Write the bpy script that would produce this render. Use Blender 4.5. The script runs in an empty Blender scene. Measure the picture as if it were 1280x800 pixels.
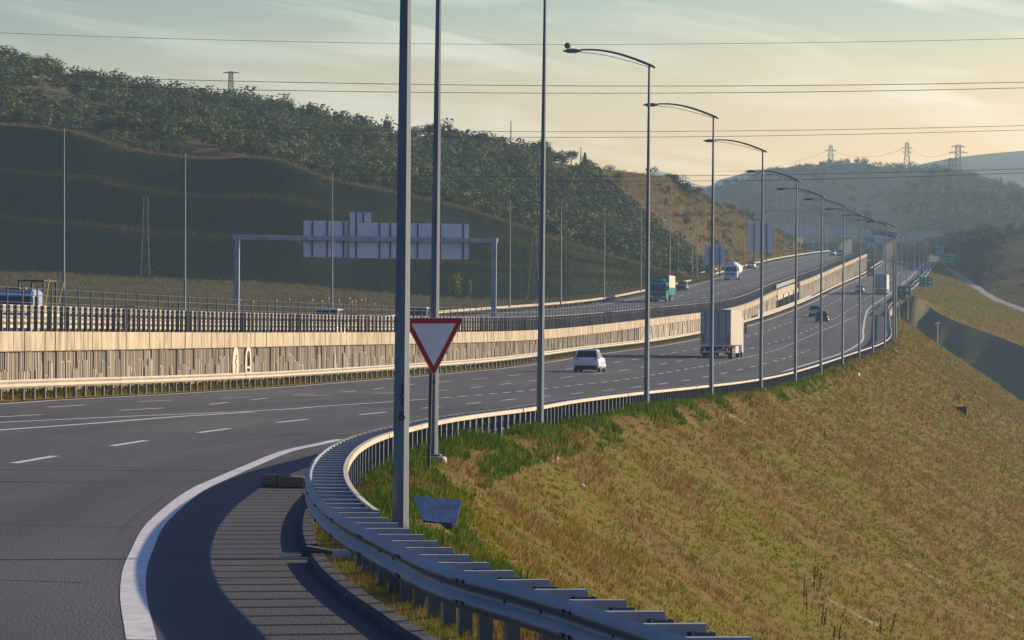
import bpy, bmesh, math, random
import numpy as np
from mathutils import Vector, Matrix, noise
S = bpy.context.scene
COL = S.collection
R = math.radians
rnd = random.Random(7)
rng = np.random.default_rng(11)

# ------------------------------------------------------------ camera
F = 5700.0            # focal length in pixels of a 1280 wide frame
CZ = 2.46             # height of the eye above the pavement
ROLL = R(0.45)
HOR = 424.0           # row of the horizon in the frame
cam = bpy.data.cameras.new("camera")
camo = bpy.data.objects.new("camera", cam)
COL.objects.link(camo)
cam.sensor_width = 36.0
cam.lens = 36.0 * F / 1280.0
cam.clip_start = 0.5
cam.clip_end = 30000
pitch = math.atan((HOR - 400.0) / F)
camo.location = (0, 0, CZ)
camo.rotation_mode = 'XYZ'
camo.matrix_world = Matrix.Translation((0, 0, CZ)) @ Matrix.Rotation(R(90) + pitch, 4, 'X') @ Matrix.Rotation(ROLL, 4, 'Z')
S.camera = camo

# ------------------------------------------------------------ light
SUN_EL, SUN_AZ = R(17.5), R(28)          # azimuth: ahead of the frame's right-hand direction
sd = Vector((math.cos(SUN_EL) * math.cos(SUN_AZ), math.cos(SUN_EL) * math.sin(SUN_AZ), math.sin(SUN_EL)))
sl = bpy.data.lights.new("sun", 'SUN')
sl.energy = 5.0
sl.angle = R(0.53)
sl.color = (1.0, 0.80, 0.55)
so = bpy.data.objects.new("sun", sl)
COL.objects.link(so)
so.rotation_mode = 'QUATERNION'
so.rotation_quaternion = sd.to_track_quat('Z', 'Y')
W = bpy.data.worlds.new("World")
S.world = W
W.use_nodes = True
nt = W.node_tree
nt.nodes.clear()
def nn(tree, t, **kw):
    n = tree.nodes.new(t)
    for k, v in kw.items():
        setattr(n, k, v)
    return n
wo = nn(nt, 'ShaderNodeOutputWorld')
bg = nn(nt, 'ShaderNodeBackground')
bg.inputs['Strength'].default_value = 0.10
sky = nn(nt, 'ShaderNodeTexSky', sky_type='NISHITA')
sky.sun_disc = False
sky.sun_elevation = SUN_EL
sky.sun_rotation = math.atan2(sd.x, sd.y)
sky.air_density = 1.3
sky.dust_density = 0.8
sky.ozone_density = 2.5
nt.links.new(bg.outputs[0], wo.inputs[0])
# thin streaks of cirrus over the clear sky, laid out by direction
geo = nn(nt, 'ShaderNodeTexCoord')
mp = nn(nt, 'ShaderNodeMapping')
mp.inputs['Rotation'].default_value = (0, R(-8), 0)
mp2 = nn(nt, 'ShaderNodeMapping'); mp2.inputs['Scale'].default_value = (13, 3, 95); mp2.inputs['Location'].default_value = (5.1, 0, 4.2)
nz = nn(nt, 'ShaderNodeTexNoise')
nz.inputs['Scale'].default_value = 1.0
nz.inputs['Detail'].default_value = 6
nz.inputs['Roughness'].default_value = 0.55
nz.inputs['Distortion'].default_value = 0.9
cr = nn(nt, 'ShaderNodeValToRGB')
cr.color_ramp.elements[0].position = 0.47
cr.color_ramp.elements[0].color = (0, 0, 0, 1)
cr.color_ramp.elements[1].position = 0.72
cr.color_ramp.elements[1].color = (0.62, 0.62, 0.62, 1)
sep = nn(nt, 'ShaderNodeSeparateXYZ')
gr = nn(nt, 'ShaderNodeValToRGB')      # tint of the clear sky from the horizon upwards
SKY = [(0.0, (1.58, 1.10, .74)), (.03, (1.66, 1.15, .77)), (.055, (1.39, 1.01, .73)), (.073, (.78, .78, .76)), (.13, (.53, .71, .86)), (.28, (.19, .47, 1.06)), (1.0, (.125, .40, 1.06))]
for k, (p_, c_) in enumerate(SKY):
    e = gr.color_ramp.elements[k] if k < 2 else gr.color_ramp.elements.new(p_)
    e.position = p_; e.color = (*c_, 1)
# brighter towards the low sun, out of the frame on the right
dt = nn(nt, 'ShaderNodeVectorMath', operation='DOT_PRODUCT'); dt.inputs[1].default_value = tuple(sd)
ar = nn(nt, 'ShaderNodeMapRange')
ar.inputs['From Min'].default_value = -1.0; ar.inputs['From Max'].default_value = 1.0
ac = nn(nt, 'ShaderNodeValToRGB')
for k, (p_, c_) in enumerate([(.38, (.13, .30, .52)), (.58, (.22, .42, .64)), (.68, (.43, .54, .62)), (.80, (1.05, 1.06, 1.06))]):
    e = ac.color_ramp.elements[k] if k < 2 else ac.color_ramp.elements.new(p_)
    e.position = p_; e.color = (*c_, 1)
am = nn(nt, 'ShaderNodeMix', data_type='RGBA', blend_type='MULTIPLY'); am.inputs[0].default_value = 1.0
mx = nn(nt, 'ShaderNodeMix', data_type='RGBA', blend_type='MULTIPLY')
mx.inputs[0].default_value = 1.0
mc = nn(nt, 'ShaderNodeMix', data_type='RGBA', blend_type='MIX')
L = nt.links.new
L(geo.outputs['Generated'], mp.inputs[0]); L(mp.outputs[0], mp2.inputs[0]); L(mp2.outputs[0], nz.inputs[0]); L(nz.outputs[0], cr.inputs[0])
L(geo.outputs['Generated'], sep.inputs[0]); L(sep.outputs['Z'], gr.inputs[0])
L(geo.outputs['Generated'], dt.inputs[0]); L(dt.outputs['Value'], ar.inputs[0])
L(sky.outputs[0], mx.inputs[6]); L(gr.outputs[0], mx.inputs[7])
L(cr.outputs[0], mc.inputs[0]); L(mx.outputs[2], mc.inputs[6])
mc.inputs[7].default_value = (9.6, 8.1, 6.2, 1)
L(mc.outputs[2], am.inputs[6]); L(ar.outputs[0], ac.inputs[0]); L(ac.outputs[0], am.inputs[7])
L(am.outputs[2], bg.inputs['Color'])
S.view_settings.view_transform = 'Standard'
S.view_settings.look = 'None'
S.view_settings.exposure = 0.86
S.view_settings.gamma = 1.0
S.cycles.use_denoising = True
S.cycles.volume_bounces = 0
S.cycles.max_bounces = 6
S.cycles.transparent_max_bounces = 16

# ------------------------------------------------------------ helpers
def tag(o, label=None, cat=None, group=None, kind=None):
    if label: o['label'] = label
    if cat: o['category'] = cat
    if group: o['group'] = group
    if kind: o['kind'] = kind
    return o
def empty(name, loc=(0, 0, 0), rz=0.0, label=None, cat=None, group=None):
    o = bpy.data.objects.new(name, None)
    COL.objects.link(o)
    o.location = loc
    o.rotation_euler = (0, 0, rz)
    o.empty_display_size = 0.3
    return tag(o, label, cat, group)
def kids(o):
    return list(o.children)
def copy_tree(o, parent=None):
    c = o.copy()
    COL.objects.link(c)
    if parent is not None:
        c.parent = parent
    for ch in kids(o):
        copy_tree(ch, c)
    return c

class MB:
    """collects faces, then links them as one mesh object"""
    def __init__(s):
        s.v, s.f, s.m, s.sm = [], [], [], []
        s.mat = 0
        s.smooth = False
    def face(s, idx):
        s.f.append(tuple(idx)); s.m.append(s.mat); s.sm.append(s.smooth)
    def add(s, vs, fs, M=None):
        b = len(s.v)
        for p in vs:
            p = Vector(p)
            s.v.append(tuple(M @ p) if M is not None else tuple(p))
        for f in fs:
            s.face([b + i for i in f])
        return b
    def box(s, x0, x1, y0, y1, z0, z1, M=None):
        vs = [(x, y, z) for z in (z0, z1) for y in (y0, y1) for x in (x0, x1)]
        s.add(vs, [(0, 2, 3, 1), (4, 5, 7, 6), (0, 1, 5, 4), (2, 6, 7, 3), (0, 4, 6, 2), (1, 3, 7, 5)], M)
    def bbox(s, x0, x1, y0, y1, z0, z1, b=0.02, M=None):
        """box with chamfered vertical and top edges"""
        def ring(ins, z):
            a = ins
            return [(x0 + a + b, y0 + a, z), (x1 - a - b, y0 + a, z), (x1 - a, y0 + a + b, z), (x1 - a, y1 - a - b, z),
                    (x1 - a - b, y1 - a, z), (x0 + a + b, y1 - a, z), (x0 + a, y1 - a - b, z), (x0 + a, y0 + a + b, z)]
        s.loft([ring(b, z0), ring(0, z0 + b), ring(0, z1 - b), ring(b, z1)], True, True, M)
    def loft(s, rings, close=True, caps=False, M=None):
        b = len(s.v)
        n = len(rings[0])
        for r in rings:
            for p in r:
                p = Vector(p)
                s.v.append(tuple(M @ p) if M is not None else tuple(p))
        for i in range(len(rings) - 1):
            for j in range(n if close else n - 1):
                k = (j + 1) % n
                s.face((b + i * n + j, b + i * n + k, b + (i + 1) * n + k, b + (i + 1) * n + j))
        if caps:
            s.face([b + j for j in range(n)][::-1])
            s.face([b + (len(rings) - 1) * n + j for j in range(n)])
    def tube(s, pts, rads, n=8, caps=True, M=None, rot=0.0):
        pts = [Vector(p) for p in pts]
        if not isinstance(rads, (list, tuple)):
            rads = [rads] * len(pts)
        rings = []
        up0 = Vector((0, 0, 1))
        for i, p in enumerate(pts):
            d = (pts[min(i + 1, len(pts) - 1)] - pts[max(i - 1, 0)]).normalized()
            up = up0 if abs(d.z) < 0.95 else Vector((0, 1, 0))
            a = d.cross(up).normalized()
            c = a.cross(d).normalized()
            rings.append([p + (a * math.cos(t) + c * math.sin(t)) * rads[i] for t in [rot + 2 * math.pi * k / n for k in range(n)]])
        s.loft(rings, True, caps, M)
    def disc(s, c, r, axis='Y', n=20, th=0.01):
        c = Vector(c)
        ax = {'X': Vector((1, 0, 0)), 'Y': Vector((0, 1, 0)), 'Z': Vector((0, 0, 1))}[axis]
        s.tube([c - ax * th / 2, c + ax * th / 2], r, n)
    def prism(s, poly, y0, y1, M=None):
        """polygon in X,Z extruded along Y"""
        n = len(poly)
        vs = [(x, y0, z) for x, z in poly] + [(x, y1, z) for x, z in poly]
        fs = [tuple(range(n)), tuple(range(2 * n - 1, n - 1, -1))]
        for i in range(n):
            k = (i + 1) % n
            fs.append((i, i + n, k + n, k))
        s.add(vs, fs, M)
    def build(s, name, mats, parent=None, fix=True, **kw):
        me = bpy.data.meshes.new(name)
        me.from_pydata(s.v, [], s.f)
        if not isinstance(mats, (list, tuple)):
            mats = [mats]
        for m in mats:
            me.materials.append(m)
        me.polygons.foreach_set('material_index', s.m)
        me.polygons.foreach_set('use_smooth', s.sm)
        if fix:
            bm = bmesh.new(); bm.from_mesh(me)
            bmesh.ops.recalc_face_normals(bm, faces=bm.faces)
            bm.to_mesh(me); bm.free()
        me.update()
        o = bpy.data.objects.new(name, me)
        COL.objects.link(o)
        if parent is not None:
            o.parent = parent
        return tag(o, **kw)

def np_mesh(name, V, Fc, mats, attr=None, smooth=False, parent=None):
    """numpy arrays to a mesh: V (n,3), Fc (m,k); attr: (n,3) point colours"""
    me = bpy.data.meshes.new(name)
    V = np.ascontiguousarray(V, dtype=np.float32)
    Fc = np.ascontiguousarray(Fc, dtype=np.int32)
    k = Fc.shape[1]
    me.vertices.add(len(V)); me.vertices.foreach_set('co', V.ravel())
    me.loops.add(Fc.size); me.loops.foreach_set('vertex_index', Fc.ravel())
    me.polygons.add(len(Fc))
    me.polygons.foreach_set('loop_start', np.arange(0, Fc.size, k, dtype=np.int32))
    me.polygons.foreach_set('loop_total', np.full(len(Fc), k, dtype=np.int32))
    if smooth:
        me.polygons.foreach_set('use_smooth', np.ones(len(Fc), dtype=bool))
    me.update(calc_edges=True)
    if attr is not None:
        ca = me.color_attributes.new('tint', 'FLOAT_COLOR', 'POINT')
        ca.data.foreach_set('color', np.concatenate([attr, np.ones((len(attr), 1))], axis=1).astype(np.float32).ravel())
    for m in (mats if isinstance(mats, (list, tuple)) else [mats]):
        me.materials.append(m)
    o = bpy.data.objects.new(name, me)
    COL.objects.link(o)
    if parent is not None:
        o.parent = parent
    return o

def fbm(x, y, sc=1.0, oct=3, seed=0.0):
    v, a, t = 0.0, 1.0, 0.0
    for i in range(oct):
        v += a * noise.noise((x / sc + seed, y / sc - seed, seed * 1.7 + i * 3.1)); t += a
        a *= 0.5; sc *= 0.5
    return v / t

# ------------------------------------------------------------ sight lines of the survey: frame point + distance -> place
def ray(px, py):
    dx, dy = px - 640.0, py - 400.0
    c, s = math.cos(ROLL), math.sin(ROLL)
    x = dx * c + dy * s
    y = -dx * s + dy * c
    return x / F, -(y - (HOR - 400.0)) / F
def at(px, py, D):
    a, b = ray(px, py)
    return Vector((a * D, D, CZ + b * D))
def hit(px, py, fn, d0=25.0, d1=2400.0, off=0.0):
    """first place along the sight line where it meets the surface z = fn(x, D) + off"""
    a, b = ray(px, py)
    D, pd, pg = d0, None, None
    while D < d1:
        g = CZ + b * D - fn(a * D, D) - off
        if g <= 0 and pg is not None and pg > 0:
            lo, hi = pd, D
            for _ in range(30):
                m = 0.5 * (lo + hi)
                if CZ + b * m - fn(a * m, m) - off > 0: lo = m
                else: hi = m
            return Vector((a * hi, hi, CZ + b * hi))
        pd, pg = D, g
        D *= 1.006
    return Vector((a * d1, d1, CZ + b * d1))

def table(pts):
    """monotone smooth interpolation through (t, v) pairs"""
    t = np.array([p[0] for p in pts], float); v = np.array([p[1] for p in pts], float)
    m = np.zeros(len(t)); d = np.diff(v) / np.diff(t)
    m[1:-1] = (d[:-1] * np.diff(t)[1:] + d[1:] * np.diff(t)[:-1]) / (t[2:] - t[:-2]); m[0] = d[0]; m[-1] = d[-1]
    def f(x):
        if x <= t[0]: return float(v[0] + m[0] * (x - t[0]))
        if x >= t[-1]: return float(v[-1] + m[-1] * (x - t[-1]))
        i = int(np.searchsorted(t, x) - 1); h = t[i + 1] - t[i]; s = (x - t[i]) / h
        return float((2*s**3 - 3*s**2 + 1) * v[i] + (s**3 - 2*s**2 + s) * h * m[i] + (-2*s**3 + 3*s**2) * v[i+1] + (s**3 - s**2) * h * m[i+1])
    return f

# alignment of the carriageway: right-hand rail, height, left-hand wall, upper carriageway
XR = table([(0, 7.2), (12, 4.0), (22, 2.15), (28, 1.15), (34, .1), (36.3, -.38), (41.7, -1.1), (48.7, -1.87), (56.7, -2.45), (64.3, -2.8), (72, -3.0), (79.4, -3.06), (86.7, -2.96),
            (96.7, -2.5), (104.9, -1.99), (111.6, -1.37), (123.4, 0), (138, 1.35), (158, 3.6), (194, 7.4), (230, 11.4), (266, 15.4), (302, 19.4), (337, 23.4),
            (373, 27.4), (409, 31.4), (445, 35.4), (481, 39.2), (600, 49.3), (700, 57.5), (800, 67), (970, 85), (1420, 131), (1600, 150), (1750, 155), (1900, 150), (2200, 120)])
ZR = table([(0, -.13), (122, -.13), (158, -.12), (194, -.22), (230, -.27), (266, -.18), (302, .08), (337, .45), (373, .82), (409, 1.16), (445, 1.54), (481, 2.05), (600, 4.25),
            (724, 7.1), (844, 10.25), (912, 12.3), (1200, 20.1), (1600, 30.7), (1750, 32.7), (1900, 32.8), (2200, 31)])
def road_z(x, D):
    return ZR(D) + 0.012 * max(-2.0, min(XR(D) - x, 60.0))
_el = [hit(*p, road_z) for p in [(0, 505), (160, 496), (320, 486.5), (480, 474), (640, 459.5), (760, 441.5), (880, 422.5), (960, 400), (1027, 372), (1072, 350), (1090, 339)]]
_e = [(p.y, p.x) for p in _el]
_s0 = (_e[2][1] - _e[0][1]) / (_e[2][0] - _e[0][0])
XL = table([(0, _e[0][1] - _s0 * _e[0][0])] + _e + [(1600, 129.0), (1750, 134), (1900, 129), (2200, 98)])
def captop(D):
    return _ct(D)
_ct = table([(0, 2.55), (180, 2.62), (240, 2.72), (376, 3.4), (485, 5.0), (627, 7.6), (712, 10.4), (860, 14.6), (1026, 19.9), (1280, 27.1), (1600, 34), (1900, 36)])
def XW(D): return XL(D) - 2.0          # face of the retaining wall
def upper_z(x, D): return captop(D) - 0.55
_uf = [(575, 0.0), (655, 14.0), (905, 41.6), (1083, 60.8), (1282, 83.0)]
XU = table([(0, -75), (301, -28.8), (393, -16.5)] + [(470, -10.5)] + _uf + [(1600, 112), (1900, 112)])
print('left edge', [(round(d), round(x, 1)) for d, x in _e])
def strip_steps(d0, d1):
    D, out = d0, []
    while D < d1:
        out.append(D)
        D += 0.6 if D < 120 else (1.5 if D < 300 else 4 if D < 800 else 9)
    out.append(d1)
    return out

# ------------------------------------------------------------ materials
def mat(name, c0, c1=None, scale=3.0, rough=0.7, metal=0.0, detail=4.0, bump=0.0, bscale=None, stretch=(1, 1, 1), c2=None, scale2=0.3, amt2=0.5, lo=0.35, hi=0.65,
        attr=False, spec=0.5, sub=0.0, coat=0.0, grain=False):
    m = bpy.data.materials.new(name)
    m.use_nodes = True
    t = m.node_tree
    b = t.nodes['Principled BSDF']
    b.inputs['Roughness'].default_value = rough
    b.inputs['Metallic'].default_value = metal
    b.inputs['Specular IOR Level'].default_value = spec
    b.inputs['Coat Weight'].default_value = coat
    c1 = c1 or tuple(x * 0.8 for x in c0)
    tc = nn(t, 'ShaderNodeTexCoord')
    mp = nn(t, 'ShaderNodeMapping'); mp.inputs['Scale'].default_value = stretch
    t.links.new(tc.outputs['Object'], mp.inputs[0])
    def noisefac(sc, lo_, hi_, det=detail):
        n = nn(t, 'ShaderNodeTexNoise'); n.inputs['Scale'].default_value = sc; n.inputs['Detail'].default_value = det
        n.inputs['Roughness'].default_value = 0.6
        t.links.new(mp.outputs[0], n.inputs[0])
        r = nn(t, 'ShaderNodeMapRange'); r.inputs['From Min'].default_value = lo_; r.inputs['From Max'].default_value = hi_
        t.links.new(n.outputs[0], r.inputs[0])
        return r.outputs[0], n.outputs[0]
    f, raw = noisefac(scale, lo, hi)
    mx = nn(t, 'ShaderNodeMix', data_type='RGBA')
    mx.inputs[6].default_value = (*c0, 1); mx.inputs[7].default_value = (*c1, 1)
    t.links.new(f, mx.inputs[0])
    out = mx.outputs[2]
    if c2:
        f2, _ = noisefac(scale2, 0.45, 0.68)
        ml = nn(t, 'ShaderNodeMath', operation='MULTIPLY'); ml.inputs[1].default_value = amt2
        t.links.new(f2, ml.inputs[0])
        m2 = nn(t, 'ShaderNodeMix', data_type='RGBA'); m2.inputs[7].default_value = (*c2, 1)
        t.links.new(ml.outputs[0], m2.inputs[0]); t.links.new(out, m2.inputs[6]); out = m2.outputs[2]
    if grain:   # stone chips, and darker seams and drips
        gn = nn(t, 'ShaderNodeTexNoise'); gn.inputs['Scale'].default_value = 34; gn.inputs['Detail'].default_value = 3
        t.links.new(tc.outputs['Object'], gn.inputs[0])
        g2 = nn(t, 'ShaderNodeMapRange'); g2.inputs['From Min'].default_value = .3; g2.inputs['From Max'].default_value = .7
        g2.inputs['To Min'].default_value = .62; g2.inputs['To Max'].default_value = 1.38
        t.links.new(gn.outputs[0], g2.inputs[0])
        m4 = nn(t, 'ShaderNodeMix', data_type='RGBA', blend_type='MULTIPLY'); m4.inputs[0].default_value = 1
        t.links.new(out, m4.inputs[6]); t.links.new(g2.outputs[0], m4.inputs[7]); out = m4.outputs[2]
    if attr:
        a = nn(t, 'ShaderNodeAttribute', attribute_name='tint')
        m3 = nn(t, 'ShaderNodeMix', data_type='RGBA', blend_type='MULTIPLY'); m3.inputs[0].default_value = 1
        t.links.new(out, m3.inputs[6]); t.links.new(a.outputs['Color'], m3.inputs[7]); out = m3.outputs[2]
    t.links.new(out, b.inputs['Base Color'])
    if sub > 0:   # leaf and blade: part of the light comes through
        tr = nn(t, 'ShaderNodeBsdfTranslucent'); ms = nn(t, 'ShaderNodeMixShader'); ms.inputs[0].default_value = sub
        t.links.new(out, tr.inputs[0]); t.links.new(b.outputs[0], ms.inputs[1]); t.links.new(tr.outputs[0], ms.inputs[2])
        t.links.new(ms.outputs[0], t.nodes['Material Output'].inputs['Surface'])
    if bump > 0:
        bn = nn(t, 'ShaderNodeTexNoise'); bn.inputs['Scale'].default_value = bscale or scale * 6; bn.inputs['Detail'].default_value = 5
        t.links.new(mp.outputs[0], bn.inputs[0])
        bp = nn(t, 'ShaderNodeBump'); bp.inputs['Strength'].default_value = bump; bp.inputs['Distance'].default_value = 0.05
        t.links.new(bn.outputs[0], bp.inputs['Height']); t.links.new(bp.outputs[0], b.inputs['Normal'])
    return m
def emis(name, c, s):
    m = mat(name, c)
    b = m.node_tree.nodes['Principled BSDF']
    b.inputs['Emission Color'].default_value = (*c, 1); b.inputs['Emission Strength'].default_value = s
    return m

M = {}
M['asphalt'] = mat('asphalt', (.051, .056, .062), (.065, .067, .069), 0.5, .9, stretch=(1, .14, 1), c2=(.090, .086, .078), scale2=.13, amt2=.8, bump=.35, bscale=45, grain=True, attr=True)
M['asphalt_far'] = mat('asphalt_upper', (.060, .061, .066), (.074, .072, .07), .7, .85, stretch=(1, .08, 1), c2=(.09, .088, .082), scale2=.1, amt2=.6)
M['paint'] = mat('road_paint', (.60, .60, .58), (.46, .46, .455), 2.5, .8, c2=(.20, .20, .20), scale2=9, amt2=.5)
M['galv'] = mat('galvanised_steel', (.42, .44, .46), (.31, .335, .36), 2.6, .46, .55, c2=(.24, .26, .28), scale2=.8, amt2=.4)
M['galv_rail'] = mat('galvanised_rail', (.235, .25, .265), (.165, .185, .21), 1.2, .5, .4, stretch=(1, .3, 3), c2=(.17, .17, .17), scale2=4, amt2=.55, bump=.06, bscale=3)  # darker steel, the front beam's shade put into the colour
M['rail_sunlit'] = mat('sunlit_rail', (.46, .40, .29), (.37, .33, .25), 1.2, .6, .15, stretch=(1, .3, 3), c2=(.26, .23, .18), scale2=3, amt2=.5)  # cream copy of the rail steel, sunlight put into the colour
M['galv_dark'] = mat('weathered_steel_post', (.125, .14, .155), (.09, .10, .115), 3, .55, .4)
M['pole'] = mat('lamp_pole_steel', (.20, .235, .265), (.14, .17, .20), 1.5, .5, .45, stretch=(3, 3, .35), c2=(.19, .205, .22), scale2=.9, amt2=.4)
M['dark'] = mat('dark_metal', (.05, .055, .065), (.035, .04, .05), 4, .5, .3)
M['black'] = mat('black_rubber', (.018, .018, .019), (.028, .027, .026), 8, .8)
M['letter'] = mat('stencil_paint', (.02, .025, .035), None, 5, .7)
M['conc_pale'] = mat('pale_concrete', (.60, .58, .54), (.5, .48, .45), .3, .9)
M['conc'] = mat('concrete', (.44, .40, .34), (.34, .31, .27), 1.6, .9, c2=(.24, .215, .18), scale2=3.5, amt2=.5, bump=.3)
M['capstone'] = mat('cap_concrete', (.45, .385, .29), (.37, .315, .235), .9, .9, c2=(.22, .185, .13), scale2=1.3, amt2=.95, stretch=(1, 1, .35), bump=.15)
M['ribs'] = mat('ribbed_concrete', (.37, .33, .27), (.29, .26, .215), 1.3, .92, c2=(.17, .15, .125), scale2=.5, amt2=.5, attr=True, stretch=(1, 1, .3))
M['emblem'] = mat('pale_cast_concrete', (.52, .45, .34), (.44, .38, .29), 3, .9)
M['kerb'] = mat('kerb_stone', (.13, .12, .115), (.075, .075, .075), 2.4, .9, c2=(.10, .10, .10), scale2=6, amt2=.5, bump=.4)
M['soil'] = mat('dry_grass_soil', (.15, .095, .031), (.09, .066, .021), 1.6, .95, c2=(.10, .105, .018), scale2=.16, amt2=.9, bump=.8, bscale=9)
M['field'] = mat('rough_field', (.075, .064, .036), (.045, .050, .024), .09, .95, c2=(.11, .078, .038), scale2=.03, amt2=.7, stretch=(.35, 1.6, 1.6), bump=.8, bscale=1.5)
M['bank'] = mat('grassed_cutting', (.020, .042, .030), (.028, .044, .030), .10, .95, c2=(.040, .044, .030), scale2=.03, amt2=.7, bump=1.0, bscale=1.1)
M['hill'] = mat('scrub_slope', (.075, .060, .028), (.105, .066, .032), .035, .95, c2=(.06, .075, .03), scale2=.02, amt2=.7, bump=1, bscale=.6)
M['brown'] = mat('dry_hill', (.105, .065, .03), (.065, .052, .024), .045, .95, c2=(.075, .075, .03), scale2=.05, amt2=.75, bump=1, bscale=.7)
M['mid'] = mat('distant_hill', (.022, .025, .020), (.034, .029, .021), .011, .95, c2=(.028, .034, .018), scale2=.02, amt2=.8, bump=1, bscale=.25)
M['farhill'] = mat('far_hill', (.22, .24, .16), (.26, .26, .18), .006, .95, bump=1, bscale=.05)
M['valley'] = mat('valley_grass', (.075, .075, .033), (.115, .09, .045), .06, .95, c2=(.055, .065, .025), scale2=.03, amt2=.7, bump=1, bscale=.8)
M['dirt'] = mat('gravel_track', (.33, .30, .27), (.24, .22, .19), .3, .95)
M['blade'] = mat('grass_blade', (1, 1, 1), (.75, .75, .75), .8, .7, attr=True, sub=.35, spec=.2)
M['leaf'] = mat('olive_leaf', (.092, .110, .055), (.060, .078, .038), .6, .75, c2=(.14, .145, .082), scale2=1.3, amt2=.6, sub=.12, spec=.25, attr=True)
M['weed'] = mat('dark_weed', (.03, .038, .016), (.045, .045, .02), 3, .8, sub=.2)
M['bark'] = mat('bark', (.10, .075, .055), (.06, .048, .038), 5, .9)
M['red'] = mat('sign_red', (.58, .014, .018), (.50, .012, .016), 3, .45)
M['signgrey'] = mat('sign_white', (.86, .86, .85), (.80, .80, .80), 4, .5)
M['white'] = mat('white_sheet', (.78, .78, .76), (.70, .70, .69), 3, .45)
M['alu'] = mat('ribbed_aluminium', (.74, .76, .80), (.64, .66, .70), 1.5, .6, .1)
M['signgreen'] = mat('sign_green', (.006, .27, .125), (.006, .23, .105), 2, .5)
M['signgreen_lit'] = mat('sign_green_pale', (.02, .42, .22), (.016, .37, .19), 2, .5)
M['ballred'] = mat('dull_red', (.16, .015, .015), None, 3, .6)
M['blue'] = mat('sign_blue', (.02, .08, .40), None, 3, .45)
M['board'] = mat('faded_blue_board', (.30, .35, .41), (.22, .27, .34), 3.5, .6, c2=(.13, .16, .20), scale2=9, amt2=.6, bump=.1)
M['timber'] = mat('weathered_timber', (.34, .215, .11), (.23, .145, .075), 2.2, .85, stretch=(.4, 3, 3), bump=.5)
M['orange'] = mat('orange_marker', (.62, .20, .03), (.45, .09, .02), 4, .5)
M['litter'] = mat('white_plastic', (.75, .74, .71), None, 6, .6)
M['glass'] = mat('dark_glass', (.012, .016, .02), (.02, .025, .03), 2, .08, 0, spec=.6)
M['lens_red'] = mat('tail_lens', (.42, .01, .01), (.30, .008, .008), 5, .25)
M['lens_white'] = mat('head_lens', (.7, .72, .75), None, 5, .15)
M['plate'] = mat('number_plate', (.72, .72, .70), None, 5, .5)
M['rim'] = mat('alloy_rim', (.40, .41, .42), None, 5, .35, .7)
M['carwhite'] = mat('white_car_paint', (.72, .74, .76), (.66, .68, .70), 1.5, .28, 0, coat=.5)
M['carsilver'] = mat('silver_car_paint', (.42, .45, .48), (.38, .40, .43), 1.5, .3, .5, coat=.5)
M['cardark'] = mat('dark_car_paint', (.028, .032, .042), (.022, .025, .03), 1.5, .25, .2, coat=.6)
M['cabshade'] = mat('shaded_white_cab', (.33, .40, .50), None, 1.5, .35, coat=.4)  # white cab, the blue of its shaded front put into the colour
M['slope2'] = mat('shaded_grass', (.125, .13, .068), (.155, .135, .08), .12, .95, c2=(.095, .11, .05), scale2=.05, amt2=.7, bump=.8, bscale=1.2)
M['tar'] = mat('tar_seam', (.018, .018, .019), None, 3, .7)
M['carblue'] = mat('blue_grey_paint', (.10, .15, .22), None, 1.5, .3, .3, coat=.5)
M['vanbox'] = mat('trailer_skin', (.46, .415, .33), (.39, .35, .275), .8, .55, c2=(.38, .36, .33), scale2=2.5, amt2=.4, stretch=(1, 1, .4))
M['vandoor'] = mat('trailer_door', (.43, .43, .42), (.36, .365, .36), .8, .5, c2=(.30, .34, .38), scale2=2.5, amt2=.4, stretch=(1, 1, .3))
M['teal'] = mat('teal_cab_paint', (.012, .26, .20), (.01, .22, .17), 1.5, .35, coat=.4)
M['tarp'] = mat('grey_tarpaulin', (.20, .20, .19), (.155, .15, .14), 1, .8)
M['tarplit'] = mat('sunlit_tarpaulin', (.55, .45, .30), (.45, .37, .25), 1, .8)  # lit copy of the tarpaulin, sun on that side of the load painted in
M['yellow'] = mat('yellow_frame', (.45, .30, .04), None, 4, .5)
M['wire'] = mat('cable', (.06, .065, .075), None, 4, .6)
M['pylon'] = mat('pylon_steel', (.16, .15, .14), None, 4, .7, .2)
M['drain'] = mat('mossy_concrete', (.20, .17, .12), (.12, .105, .07), 3, .95)
M['blackboard'] = mat('dark_basin', (.05, .045, .04), (.035, .032, .03), 3, .9)
for k in ('soil', 'field', 'bank', 'hill', 'brown', 'mid', 'farhill', 'valley', 'dirt', 'drain', 'kerb', 'capstone', 'ribs', 'slope2', 'blade', 'leaf', 'weed'):
    M[k].node_tree.nodes['Principled BSDF'].inputs['Specular IOR Level'].default_value = 0.03
for k in ('asphalt', 'asphalt_far', 'paint', 'conc'):
    M[k].node_tree.nodes['Principled BSDF'].inputs['Specular IOR Level'].default_value = 0.22

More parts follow.
